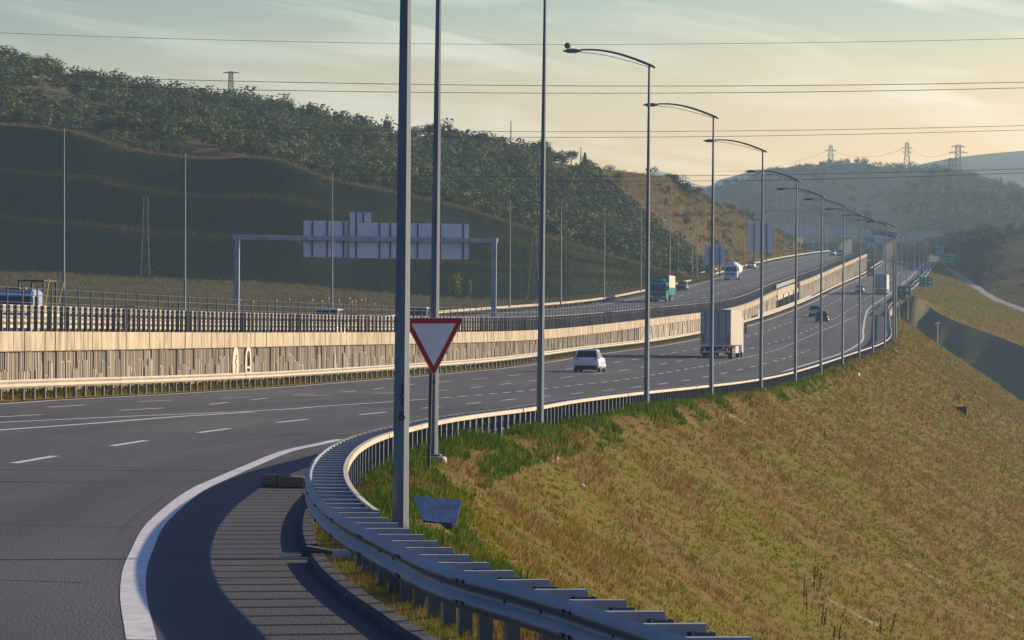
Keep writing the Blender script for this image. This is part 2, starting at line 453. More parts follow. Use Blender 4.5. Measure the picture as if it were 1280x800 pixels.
# ------------------------------------------------------------ ground, hills, roads
def sheet(name, rows, m, smooth=True, **kw):
    n = len(rows[0])
    V = np.array([tuple(p) for r in rows for p in r], float)
    q = []
    for i in range(len(rows) - 1):
        for j in range(n - 1):
            q.append((i * n + j, i * n + j + 1, (i + 1) * n + j + 1, (i + 1) * n + j))
    # faces look upward
    a, b, c = V[q[0][0]], V[q[0][1]], V[q[0][2]]
    if np.cross(b - a, c - a)[2] < 0:
        q = [f[::-1] for f in q]
    o = np_mesh(name, V, np.array(q), m, smooth=smooth)
    return tag(o, **kw)
def resample(pts, n):
    pts = [Vector(p) for p in pts]
    d = [0.0]
    for a, b in zip(pts, pts[1:]): d.append(d[-1] + (b - a).length)
    fx, fy, fz = (table([(t, p[k]) for t, p in zip(d, pts)]) for k in range(3))
    return [Vector((fx(t), fy(t), fz(t))) for t in [d[-1] * i / (n - 1) for i in range(n)]]
def loft_hill(name, lines, m, n=120, sub=12, amp=1.0, nsc=20.0, seed=0, bulge=0.0, **kw):
    L_ = [resample(l, n) for l in lines]
    rows = []
    for i in range(len(L_) - 1):
        for k in range(sub if i < len(L_) - 2 else sub + 1):
            t = k / sub
            row = []
            for j in range(n):
                p = L_[i][j].lerp(L_[i + 1][j], t)
                p.z += bulge * math.sin(math.pi * t) + amp * fbm(p.x, p.y, nsc, 4, seed) * (0.25 + 0.75 * math.sin(math.pi * t))
                row.append(p)
            rows.append(row)
    return sheet(name, rows, m, kind='structure', **kw), rows

# the low ground under everything, out to the horizon
g = MB()
xs = [-9000, -2500, -900, -300, 0, 300, 900, 2500, 9000]
ys = [-400, 0, 300, 800, 1500, 2500, 5000, 9000, 16000]
sheet('ground', [[(x, y, -24.0 + 3 * fbm(x, y, 900)) for x in np.linspace(-9000, 9000, 60)] for y in np.linspace(-400, 16000, 60)], M['valley'], kind='structure')

# lower carriageway and slip road, one sheet
rows, tint = [], []
NC = 72
for D in strip_steps(2, 2200):
    x1, x0 = XR(D) + 0.06, min(XW(D) - 0.1, XR(D) - 8)
    rows.append([(x0 + (x1 - x0) * k / NC, D, road_z(x0 + (x1 - x0) * k / NC, D)) for k in range(NC + 1)])
    for k in range(NC + 1):
        u = (x1 - x0) * (1 - k / NC)
        trk_ = math.cos(2 * math.pi * (u - 3.2) / 1.85)                    # wheel tracks, two to a lane
        v = 1 + .09 * trk_ * (.4 + noise.noise((u * .2, D * .012, 2))) + .24 * noise.noise((u * .9, D * .02, 6)) + .24 * noise.noise((u * .25, D * .05, 11))
        if u < 2.2: v *= .86 + .1 * noise.noise((u, D * .1, 3))            # dirty shoulder
        if abs(math.sin(u * .21 + D * .011)) > .985: v *= .88
        tint.append((v * 1.0, v * .99, v * .975))
highway = sheet('highway_road', rows, M['asphalt'], kind='structure')
ca_ = highway.data.color_attributes.new('tint', 'FLOAT_COLOR', 'POINT')
ca_.data.foreach_set('color', np.concatenate([np.array(tint), np.ones((len(tint), 1))], 1).astype(np.float32).ravel())

def mark_strip(pts, w, mb, lift=0.004, step=None, fn=road_z):
    """painted band of width w through ground points"""
    n = max(2, int((pts[-1] - pts[0]).length / (step or 3.0)))
    P = resample(pts, n) if len(pts) > 1 else pts
    rows = []
    for i, p in enumerate(P):
        d = (P[min(i + 1, len(P) - 1)] - P[max(i - 1, 0)]); d.z = 0; d.normalize()
        nrm = Vector((d.y, -d.x, 0)) * (w / 2)
        a, b = p - nrm, p + nrm
        h_ = lift + (0.010 if p.y > 160 else 0)
        rows.append([(a.x, a.y, fn(a.x, a.y) + h_), (b.x, b.y, fn(b.x, b.y) + h_)])
    mb.loft(rows, close=False)
def px_line(pts, fn=road_z): return [hit(x, y, fn) for x, y in pts]
def dash_line(pts, first, length, period, end, w, mb, fn=road_z):
    """dashes along a line given as ground points, laid out by distance D"""
    f = table([(p.y, p.x) for p in pts])
    D = first
    while D < end:
        q = [Vector((f(D + t), D + t, 0)) for t in np.linspace(0, length, 4)]
        mark_strip(q, w, mb, fn=fn)
        D += period
mk = MB()
edge_r = [(177, 800), (158, 760), (166.5, 740), (169, 710), (177, 689), (192, 659), (216, 635), (249, 611), (285, 594.5), (320, 579.5), (345, 569), (370, 561), (395, 556), (425, 549.5)]
er = px_line([p for p in edge_r if p != (158, 760)])
far = px_line([(975, 467), (1027, 450), (1070, 432.5), (1076, 428), (1079, 412), (1082, 395), (1085, 387), (1092, 381), (1110, 369), (1135, 349)])
mid_ = [Vector((XR(D) - o, D, 0)) for D, o in ((96, 1.3), (112, .95), (140, .85), (175, .95), (215, 1.1), (260, 1.15))]
mark_strip(er + mid_ + far + [Vector((XR(D) - 3.4, D, 0)) for D in (1420, 1600, 1750)], 0.26, mk, step=1.2)
# left edge line
mark_strip([Vector((XL(D), D, 0)) for D in np.linspace(60, 1750, 60)], 0.24, mk, step=4)
# gore lines where the slip road comes in
solid = px_line([(0, 528), (160, 520.5), (320, 513.7), (430, 506.5), (535, 499)])
mark_strip([solid[0] + (solid[0] - solid[1]).normalized() * 25] + solid, .20, mk)
ramp = px_line([(0, 537.5), (120, 529), (220, 521), (318, 515)])
mark_strip([ramp[0] + (ramp[0] - ramp[1]).normalized() * 20] + ramp, .24, mk)
# short-dashed merge line, lane lines
mg = px_line([(660, 488.3), (716, 482), (776, 475.3), (827, 467), (884, 457), (940, 445.2), (1010, 421), (1040, 408.3), (1070, 395.5)])
dash_line([solid[-1]] + mg, 196, 3.0, 6.0, mg[-1].y, .24, mk)
lineA = px_line([(66, 508.7), (228, 500), (390, 493), (520, 480.5), (650, 468.5), (777, 452), (865, 437), (940, 419)])
lineB = px_line([(26, 519.7), (220, 509), (360, 496.5), (520, 490), (667, 476), (779, 463), (875, 447)])
def ext(line, d0, dl, ends=(600, 800, 1000, 1300, 1600)):
    """carry a lane line on, keeping its distance from the left edge line"""
    off = line[-1].x - XL(line[-1].y)
    return [p for p in line] + [Vector((XL(D) + off * (1 - (D - line[-1].y) / 6000), D, 0)) for D in ends if D > line[-1].y + 40]
dash_line(ext(lineA, 0, 0), 105, 6.0, 15.0, 1500, .19, mk)
dash_line(ext(lineB, 0, 0), 102, 6.0, 15.0, 1500, .19, mk)
rampd = px_line([(35, 576), (161, 554), (270, 538), (371, 525.5), (464, 517), (546, 509), (616, 502), (655, 498), (746, 489.5), (850, 476.7), (920, 463.4), (970, 451), (1008, 439)])
dash_line(rampd, 89.5, 5.6, 14.6, rampd[-1].y + 10, .19, mk)
third = ext(lineB, 0, 0)
dash_line([Vector((p.x + 3.9, p.y, 0)) for p in third if p.y > 600], 720, 6.0, 15.0, 1500, .19, mk)
mk.build('lane_marking', M['paint'], highway, fix=False)
ts = MB()
for o_, d0, d1, ph in ((5.15, 30, 260, 0), (8.75, 40, 420, 2), (12.6, 50, 600, 4), (2.55, 60, 300, 1)):
    mark_strip([Vector((XR(D) - o_ + .05 * math.sin(D * .11 + ph), D, 0)) for D in np.linspace(d0, d1, 60)], .045, ts, lift=.003, step=1.2)
for D, a, b_ in ((47.2, 2.6, 9.5), (61, 2.4, 13), (88, 3, 20), (131, 3, 24)):
    ts.loft([[(XR(D) - a - (b_ - a) * k / 14, D + .25 * math.sin(k * .8), road_z(XR(D) - a - (b_ - a) * k / 14, D) + .003), (XR(D) - a - (b_ - a) * k / 14, D + .07 + .25 * math.sin(k * .8), road_z(XR(D) - a - (b_ - a) * k / 14, D) + .003)] for k in range(15)], close=False)
ts.build('tar_seam', M['tar'], highway, fix=False)

# tar joints and patches of the slip road
# ground beside and below the right-hand rail
ZV = -9.5
def bank_z(x, D):
    u = x - XR(D)
    zr = ZR(D)
    berm = 0.16 * math.exp(-((u - 1.3) / 0.7) ** 2) + 0.02
    z = zr + berm - (max(0.0, u - 1.7) / 1.5)
    if D > 690: z -= (D - 690) / 1.4 * min(1.0, max(0, u + 1) / 4)
    f = max(0.0, min(1.0, (u - 0.4) / 1.2))
    z += f * (0.10 * noise.noise((x * .8, D * .5, 1)) + 0.16 * noise.noise((x * .16, D * .09, 5)) * min(1, u / 8))
    return max(z, ZV + 0.4 * noise.noise((x * .1, D * .1, 9)))
rows = []
for D in [2 + k * 1.0 for k in range(118)] + [120 + k * 2.5 for k in range(72)] + [300 + k * 5.0 for k in range(78)] + [690 + 2 * k for k in range(14)]:
    us = [0.02, .2, .45, .7, 1.0, 1.35, 1.7, 2.1, 2.6] + list(np.linspace(3.2, 46, 58))
    rows.append([(XR(D) + u, D, bank_z(XR(D) + u, D)) for u in us])
sheet('embankment_ground', rows, M['soil'], kind='structure')

# verge between the left edge of the carriageway and the wall foot
rows = []
for D in strip_steps(100, 1650):
    a, b = XL(D) - 0.55, XW(D) + 0.02
    rows.append([(a + (b - a) * k / 4, D, road_z(a, D) + (.02, .09, .12, .14, .16)[k] + .03 * noise.noise((D * .7, k, 0))) for k in range(5)])
sheet('verge_ground', rows, M['soil'], kind='structure')

# upper carriageway
rows = []
for D in strip_steps(100, 1900):
    a, b = XU(D) - 1.0, XW(D) - 0.32
    rows.append([(a + (b - a) * k / 8, D, upper_z(0, D) + .02 * k * 0) for k in range(9)])
upper = sheet('upper_road', rows, M['asphalt_far'], kind='structure')
mu = MB()
def fu(x, D): return upper_z(x, D)
for off, kind in ((-1.6, 1), (1.2, 2), (0.30, 0), (0.53, 0), (0.76, 0)):
    if kind:
        mark_strip([Vector(((XW(D) + off - 1.4) if kind == 1 else (XU(D) + off), D, 0)) for D in np.linspace(110, 1850, 60)], .25, mu, fn=fu, step=6)
    else:
        dash_line([Vector((XU(D) + (XW(D) - XU(D)) * off, D, 0)) for D in np.linspace(110, 1850, 40)], 120 + off * 9, 6, 15, 1500, .2, mu, fn=fu)
mu.build('lane_marking', M['paint'], upper, fix=False)

# field, cutting and hills on the left
bank_base = [at(-1300, 336, 600), at(-700, 336, 632), at(-260, 336, 660), at(0, 340, 676), at(150, 346, 681), at(320, 353, 686), at(480, 366, 692), at(640, 375, 697), at(740, 371, 704), at(800, 362, 722), at(850, 350, 785), at(888, 345, 850)]
fr = [Vector((XU(D) - 0.9, D, upper_z(0, D) - .05)) for D in (110, 200, 300, 400, 500, 580, 640, 700, 770, 840)]
N1 = 90
A_, B_, C_ = resample(fr, N1), resample(bank_base, N1), None
rows = []
for k in range(25):
    t = k / 24
    rows.append([A_[j].lerp(B_[j], t) + Vector((0, 0, math.sin(math.pi * t) * (1.2 * fbm(A_[j].lerp(B_[j], t).x, A_[j].lerp(B_[j], t).y * 2, 25, 3, 3)))) for j in range(N1)])
field_rows = rows
sheet('field_ground', rows, M['field'], kind='structure')
ridge_px = [(-1300, 110, 622), (-700, 118, 654), (-260, 128, 682), (0, 155, 697), (90, 165, 698), (170, 188, 700), (240, 197, 702), (360, 203, 705), (400, 220, 706), (480, 238, 709), (560, 255, 713), (640, 279, 715), (700, 301, 717), (760, 319, 725), (830, 340, 764), (888, 346, 858)]
ridge = [at(*p) for p in ridge_px]
bb, rr_ = resample(bank_base, 60), resample(ridge, 60)
def bench(t, back):
    out = []
    for k in range(60):
        q = bb[k].lerp(rr_[k], t); f = min(1, (rr_[k].z - bb[k].z) / 8.0)
        out.append(q + Vector((-.2 * back * f, back * f, .12 * back * f)))
    return out
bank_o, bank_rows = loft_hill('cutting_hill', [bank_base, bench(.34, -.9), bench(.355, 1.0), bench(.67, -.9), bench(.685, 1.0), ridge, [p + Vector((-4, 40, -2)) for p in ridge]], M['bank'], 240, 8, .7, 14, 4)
crest_px = [(-1300, 22, 800), (-700, 42, 830), (-260, 58, 860), (0, 88, 885), (60, 100, 890), (120, 113, 896), (240, 129, 908), (360, 145, 920), (440, 168, 930), (520, 172, 945), (600, 188, 960), (640, 196, 965), (700, 204, 975),
            (740, 209, 985), (800, 216, 1000), (850, 236, 1060), (880, 250, 1110), (930, 271, 1190), (960, 289, 1250), (1003, 316, 1330)]
crest = [at(*p) for p in crest_px]
front = [p + Vector((-1, 6, -.6)) for p in ridge[:-1]] + [Vector((XU(D) - 1.2, D, upper_z(0, D) - .1)) for D in (856, 930, 1020, 1150, 1300)]
hill_o, hill_rows = loft_hill('wooded_hill', [front, crest, [p + Vector((20, 150, -6)) for p in crest], [p + Vector((40, 500, -50)) for p in crest]], M['hill'], 300, 22, 2.2, 40, 8, bulge=1.5)
# the dry shoulder of that hill above the road
mid_crest = [at(760, 222, 2450), at(820, 262, 2450), at(860, 247, 2500), at(885, 240, 2520), at(920, 228, 2560), at(960, 216, 2600), at(1000, 211, 2640), at(1040, 207, 2680), at(1070, 204.5, 2700), at(1100, 208, 2700), at(1130, 212, 2690),
             at(1160, 217, 2670), at(1200, 229, 2640), at(1240, 241, 2600), at(1290, 258, 2560), at(1400, 300, 2500), at(1900, 360, 2400)]
mid_base = [at(x, 303 + 4 * (x > 1150), 1900) for x in (700, 790, 850, 900, 940, 980, 1010, 1040, 1070, 1100, 1130, 1160, 1200, 1250, 1300, 1420, 1950)]
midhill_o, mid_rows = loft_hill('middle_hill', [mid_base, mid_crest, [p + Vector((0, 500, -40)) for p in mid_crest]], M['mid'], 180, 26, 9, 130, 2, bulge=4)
far_c = [at(-300, 200, 4300), at(200, 196, 4300), at(560, 190, 4216), at(680, 208, 4216), at(740, 216, 4154), at(800, 219, 4092), at(835, 217, 4030), at(870, 230, 4030), at(905, 224, 3968), at(945, 213, 3906), at(985, 209, 3844), at(1030, 206, 3844), at(1080, 208, 3782),
         at(1120, 211, 3782), at(1160, 203, 3720), at(1200, 196, 3720), at(1240, 192, 3720), at(1285, 188, 3720), at(1400, 180, 3720), at(1900, 196, 3650), at(2600, 215, 3600)]
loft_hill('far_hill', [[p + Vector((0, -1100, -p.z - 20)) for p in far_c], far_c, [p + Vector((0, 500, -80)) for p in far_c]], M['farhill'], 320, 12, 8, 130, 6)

# right-hand side beyond the underpass
bl = [Vector((40, 800, 4.5)), at(1131, 377, 800), at(1140, 369.5, 800), at(1160, 382.5, 800), at(1177, 393, 795), at(1200, 403.5, 792), at(1240, 418, 788), at(1300, 443, 780), at(1420, 500, 770)]
vb = [Vector((p.x - 2, p.y - max(6, (p.z + 9.7) * 1.9), -9.7)) for p in bl]
vf = [Vector((p.x - 4, p.y - 95, -9.9)) for p in bl]
under_o, under_rows = loft_hill('underpass_slope', [vf, vb, bl], M['slope2'], 90, 14, .5, 9, 5)
sideA = [Vector((XR(D) + .35, D, ZR(D) - .02)) for D in (790, 900, 1010, 1150, 1300, 1460)]
sideB = [at(1420, 500, 770), at(1288, 395, 930), at(1240, 376.5, 1010), at(1207, 355, 1150), at(1185, 340, 1360), at(1176, 334, 1470)]
n = 60
sa, sb = resample(sideA, n), resample(sideB, n)
fr_b = resample(bl[1:], n)
fB = [table([(p.y, p[k]) for p in sideB]) for k in (0, 2)]
lnB = [bl]
for D in (850, 930, 1010, 1150, 1360, 1470):
    a, b = Vector((XR(D) + .35, D, ZR(D) - .02)), Vector((fB[0](D), D, fB[1](D)))
    lnB.append([a, a.lerp(b, .12) + Vector((0, 0, -.2)), a.lerp(b, .5) + Vector((0, 0, .2)), b])
slopeB_o, slopeB = loft_hill('far_embankment_ground', lnB, M['soil'], n, 8, .4, 12, 3)
trk = [p + Vector((2.5, 4, 0.2)) for p in sideB]
sheet('gravel_path', [sb, [Vector((p.x + 3.2, p.y + 4, p.z + .1)) for p in sb]], M['dirt'], kind='structure')
up = [at(1440, 300, 1250), at(1300, 293, 1300), at(1240, 297, 1430), at(1210, 301, 1560), at(1185, 306, 1640), at(1172, 316, 1680)]
up2 = [p + Vector((10, 260, 3)) for p in up]
side_o, side_rows = loft_hill('side_hill', [[Vector((330, 640, -9.4)), Vector((190, 720, -9.2))] + [Vector((p.x + 3.1, p.y + 4, p.z)) for p in sideB], [Vector((640, 980, 58)), Vector((340, 1180, 46))] + up, [Vector((700, 1300, 60)), Vector((380, 1450, 50))] + up2], M['brown'], 130, 16, 2.0, 30, 12)
sheet('meadow_ground', [[(XR(min(D, 700)) + u, D, -9.75 + 1.2 * fbm(u, D, 60, 3, 5) * min(1, (u - 24) / 30)) for u in [24 + 12 * k for k in range(48)]] for D in range(-120, 900, 12)], M['valley'], kind='structure')

# ------------------------------------------------------------ guardrails
WPROF = [(-.155, .012), (-.14, .03), (-.11, .075), (-.085, .083), (-.06, .075), (-.025, .012), (.0, .004), (.025, .012), (.06, .075), (.085, .083), (.11, .075), (.14, .03), (.155, .012)]
WFAR = [(-.155, .012), (-.085, .083), (.0, .004), (.085, .083), (.155, .012)]
def along(d0, d1, step_fn):
    D, out = d0, []
    while D < d1:
        out.append(D); D += step_fn(D)
    out.append(d1)
    return out
def nrm_at(fx, D):
    t = Vector((fx(D + .5) - fx(D - .5), 1.0, 0)).normalized()
    return Vector((t.y, -t.x, 0))           # points right of the travel direction (+X)
def beam(name, fx, fz, d0, d1, side, m, parent, lap=4.0, near=110, bolts=False):
    """W-beam; side = -1 its waves face left (-X), +1 right"""
    mb = MB(); mb.smooth = False
    Ds = along(d0, d1, lambda D: .5 if D < near else (2 if D < 400 else 6))
    rn, rf = [], []
    for D in Ds:
        n = nrm_at(fx, D) * side
        c = Vector((fx(D), D, fz(D)))
        # the plates overlap every few metres: a slight step
        o = .006 * (int(D / lap) % 2)
        pr = WPROF if D < near else WFAR
        ring = [c + n * (w + o) + Vector((0, 0, h)) for h, w in pr]
        (rn if D < near else rf).append(ring)
        if D < near: rf = [[c + n * (w + o) + Vector((0, 0, h)) for h, w in WFAR]]
    if len(rn) > 1: mb.smooth = True; mb.loft(rn, close=False)
    mb.smooth = False
    if len(rf) > 1: mb.loft(rf, close=False)
    if bolts:
        mb.mat = 1
        D = d0
        k = 0
        while D < near:
            n = nrm_at(fx, D) * side; t = Vector((-n.y, n.x, 0))
            c = Vector((fx(D), D, fz(D))) + n * .012
            wd = .03 if k % 3 else .06
            for dd in ((0,) if k % 3 else (-.12, .12)):
                q = c + t * dd
                for (hz_, out) in (((0, .0),) if k % 3 else ((.085, .085), (-.085, .085))):
                    b = q + n * out + Vector((0, 0, hz_))
                    mb.box(-.012, .004, -wd, wd, -.014, .014, Matrix.Translation(b) @ Matrix(((n.x, t.x, 0), (n.y, t.y, 0), (0, 0, 1))).to_4x4())
            D += 1.33; k += 1
    return mb.build(name, [m, M['dark']], parent, fix=False)
def frame_at(fx, D, z):
    n = nrm_at(fx, D); t = Vector((-n.y, n.x, 0))
    return Matrix.Translation((fx(D), D, z)) @ Matrix(((n.x, t.x, 0), (n.y, t.y, 0), (0, 0, 1))).to_4x4()
def post_shape(mb, Mx, h0, h1, w=.10, d=.055, th=.008):
    # channel section: web across the rail, two flanges
    mb.box(-w / 2, w / 2, -d / 2, -d / 2 + th, h0, h1, Mx)
    mb.box(-w / 2, -w / 2 + th, -d / 2 + th, d / 2, h0, h1, Mx)
    mb.box(w / 2 - th, w / 2, -d / 2 + th, d / 2, h0, h1, Mx)
def row_of(name, proto_mb, mats, fx, fz, d0, d1, step, parent, limit, off=0.0, far_mb=None, far_name=None):
    """single parts for the nearest, the rest as one part"""
    D, k, first = d0, 0, None
    far = MB()
    while D < d1:
        Mx = frame_at(fx, D, fz(D)) @ Matrix.Translation((off, 0, 0))
        if k < limit:
            if first is None:
                first = proto_mb.build(name, mats, parent, fix=False); o = first
            else:
                o = first.copy(); COL.objects.link(o); o.parent = parent
            o.matrix_local = Mx
        else:
            far_mb(far, Mx)
        D += step; k += 1
    if far.v:
        o = far.build(far_name or name + '_row', mats, parent, fix=False); o['kind'] = 'stuff'

# --- double guardrail of the slip road and the embankment
gr_ = empty('guardrail', (0, 0, 0), 0, 'nearest double guardrail with ladder of spacer plates, curving along the grass bank', 'guardrail')
RF = lambda D: XR(D)
RB = lambda D: XR(D) + 0.47
rz = lambda D: ZR(D) + 0.60
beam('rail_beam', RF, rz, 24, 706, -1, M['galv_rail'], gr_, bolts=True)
tr_ = MB()
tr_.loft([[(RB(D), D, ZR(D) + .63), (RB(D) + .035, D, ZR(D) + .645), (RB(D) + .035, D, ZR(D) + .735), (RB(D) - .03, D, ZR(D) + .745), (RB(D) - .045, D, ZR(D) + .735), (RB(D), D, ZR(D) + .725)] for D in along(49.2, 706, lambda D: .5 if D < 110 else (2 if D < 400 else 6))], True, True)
tr_.build('rear_rail', M['rail_sunlit'], gr_)
pm = MB(); post_shape(pm, None, -.25, .70, .11, .15)
row_of('post', pm, M['galv_dark'], lambda D: XR(D) + .40, lambda D: ZR(D), 27.0, 706, 1.33, gr_, 100, 0, lambda mb, Mx: mb.box(-.05, .05, -.03, .03, -.25, .70, Mx), 'far_posts')
sp = MB(); sp.box(.01, .45, -.055, .055, .728, .736); sp.box(.01, .45, -.055, -.047, .60, .728); sp.box(.01, .45, .047, .055, .70, .728)
sp.mat = 1
for hx in (.12, .32, .37): sp.box(hx, hx + .03, -.059, -.0551, .655, .685)
row_of('spacer_plate', sp, [M['galv'], M['dark']], RF, lambda D: ZR(D), 27.2, 706, 1.33, gr_, 100, 0, lambda mb, Mx: (mb.box(.01, .45, -.055, .055, .728, .736, Mx), mb.box(.01, .45, -.055, -.047, .60, .728, Mx)), 'far_spacer_plates')
# closed end plate where the rear beam stops
ep = MB(); ep.box(-.01, .46, -.006, .006, .50, .735, frame_at(RF, 49.0, ZR(49)))
ep.mat = 1
Mx = frame_at(RF, 48.98, ZR(49))
for hx in (.28, .37): ep.box(hx, hx + .04, -.012, -.004, .60, .64, Mx)
ep.build('end_plate', [M['galv_rail'], M['dark']], gr_)

# --- rail beyond the underpass
g2 = empty('guardrail', (0, 0, 0), 0, 'far pale guardrail along the right road edge beyond the underpass', 'guardrail')
beam('rail_beam', RF, rz, 806, 1560, -1, M['galv_rail'], g2)
beam('rail_beam', lambda D: XR(D) + .9, lambda D: ZR(D) + .62, 806, 1500, -1, M['galv_rail'], g2)
row_of('post', pm, M['galv_dark'], lambda D: XR(D) + .15, lambda D: ZR(D), 806, 1560, 2.0, g2, 30, 0, lambda mb, Mx: mb.box(-.05, .05, -.03, .03, -.2, .70, Mx), 'far_posts')

# --- rail at the foot of the wall
g3 = empty('guardrail', (0, 0, 0), 0, 'sunlit cream guardrail on short posts along the foot of the ribbed concrete wall', 'guardrail')
LF = lambda D: XL(D) - 0.62
lz = lambda D: road_z(XL(D), D) + .62
beam('rail_beam', LF, lz, 110, 1500, 1, M['rail_sunlit'], g3, near=0)
row_of('post', pm, M['galv_dark'], lambda D: XL(D) - .72, lambda D: road_z(XL(D), D), 150, 1500, 2.0, g3, 100, 0, lambda mb, Mx: mb.box(-.05, .05, -.03, .03, -.2, .72, Mx), 'far_posts')
g4 = empty('guardrail', (0, 0, 0), 0, 'second length of guardrail doubled behind the first beside the bridge opening in the wall', 'guardrail')
beam('rail_beam', lambda D: XL(D) - 1.1, lambda D: lz(D) + .15, 640, 830, 1, M['rail_sunlit'], g4, near=0)
row_of('post', pm, M['galv_dark'], lambda D: XL(D) - 1.2, lambda D: road_z(XL(D), D) + .1, 640, 830, 4.0, g4, 60, 0, None)

# --- barrier of the upper carriageway on top of the wall
g5 = empty('guardrail', (0, 0, 0), 0, 'tall steel barrier of close dark posts and three beams on top of the wall', 'guardrail')
UB = lambda D: XW(D) - .95
uz = lambda D: captop(D) - .05
for h in (.90, .50):
    beam('rail_beam', UB, lambda D, h=h: uz(D) + h, 105, 1560, 1, M['rail_sunlit'], g5, near=0)
tb = MB()
tb.loft([[(UB(D), D, uz(D) + .18), (UB(D) + .05, D, uz(D) + .18), (UB(D) + .05, D, uz(D) + .31), (UB(D), D, uz(D) + .31)] for D in along(105, 1560, lambda D: 3)], True, True)
tb.build('bottom_rail', M['rail_sunlit'], g5)
bp_ = MB(); bp_.box(-.07, .07, -.05, .05, -.5, 1.04)
row_of('post', bp_, M['galv_dark'], lambda D: XW(D) - .72, uz, 160, 1560, 1.33, g5, 100, 0, lambda mb, Mx: mb.box(-.07, .07, -.05, .05, -.5, 1.04, Mx), 'far_posts')
g6 = empty('fence', (0, 0, 0), 0, 'thin wire fence on slender tall posts along the top of the concrete wall', 'fence')
fp = MB(); fp.box(-.028, .028, -.028, .028, -.1, 1.66)
row_of('post', fp, M['galv_dark'], lambda D: XW(D) - .24, lambda D: captop(D), 161, 1560, 2.85, g6, 100, 0, lambda mb, Mx: mb.box(-.03, .03, -.03, .03, -.1, 1.66, Mx), 'far_posts')
wv = MB()
for h in (1.36, 1.62, .8, 1.08):
    wv.tube([(XW(D) - .24, D, captop(D) + h) for D in along(110, 1560, lambda D: 5)], .009 if h != 1.36 else .014, 4)
wv.build('wire', M['galv_dark'], g6)
# marker frames fixed to that fence
for i, (px, lab) in enumerate([(154, 'V braced bracket in the wall-top fence near the white pickup'), (436, 'V braced bracket in the wall-top fence left of the nearest lamp post'),
                               (762, 'small pale bracket on the wall-top fence between the third and fourth lamp posts'), (823, 'small pale bracket on the wall-top fence just right of the fourth lamp post'), (913, 'small pale bracket on the wall-top fence right of the fifth lamp post'), (946, 'farthest small pale bracket on the wall-top fence below the tanker truck')]):
    D = 140.0
    while D < 1500 and (XW(D) - .1) / D < ray(px, 400)[0]: D += 1.0
    z = captop(D)
    b = MB()
    w = .75 if i < 2 else 1.1
    b.box(-.6 * w, .6 * w, -.03, .03, 1.02, 1.09)
    b.tube([(-.62 * w, 0, 1.0), (0, 0, -.05)], .022, 6); b.tube([(.62 * w, 0, 1.0), (0, 0, -.05)], .022, 6)
    o = b.build('fence_bracket', M['capstone'], None, label=lab, cat='bracket', group='brackets on the wall-top fence')
    o.location = (XW(D) - .10, D, z)

# --- far side rail of the upper carriageway
g7 = empty('guardrail', (0, 0, 0), 0, 'sunlit guardrail along the far edge of the upper carriageway, in front of the hills', 'guardrail')
beam('rail_beam', lambda D: XU(D) - .1, lambda D: captop(D) + .12, 420, 1640, 1, M['rail_sunlit'], g7, near=0)
row_of('post', pm, M['galv_dark'], lambda D: XU(D) - .2, lambda D: captop(D) - .55, 420, 1640, 4.0, g7, 100, 0, lambda mb, Mx: mb.box(-.05, .05, -.03, .03, -.2, .72, Mx), 'far_posts')
g8 = empty('guardrail', (0, 0, 0), 0, 'raised second guardrail behind the far edge rail between the dark car and the tanker truck', 'guardrail')
beam('rail_beam', lambda D: XU(D) - 1.0, lambda D: captop(D) + .75, 735, 905, 1, M['rail_sunlit'], g8, near=0)
row_of('post', pm, M['galv_dark'], lambda D: XU(D) - 1.1, lambda D: captop(D) + .02, 735, 905, 4.0, g8, 60, 0, None)

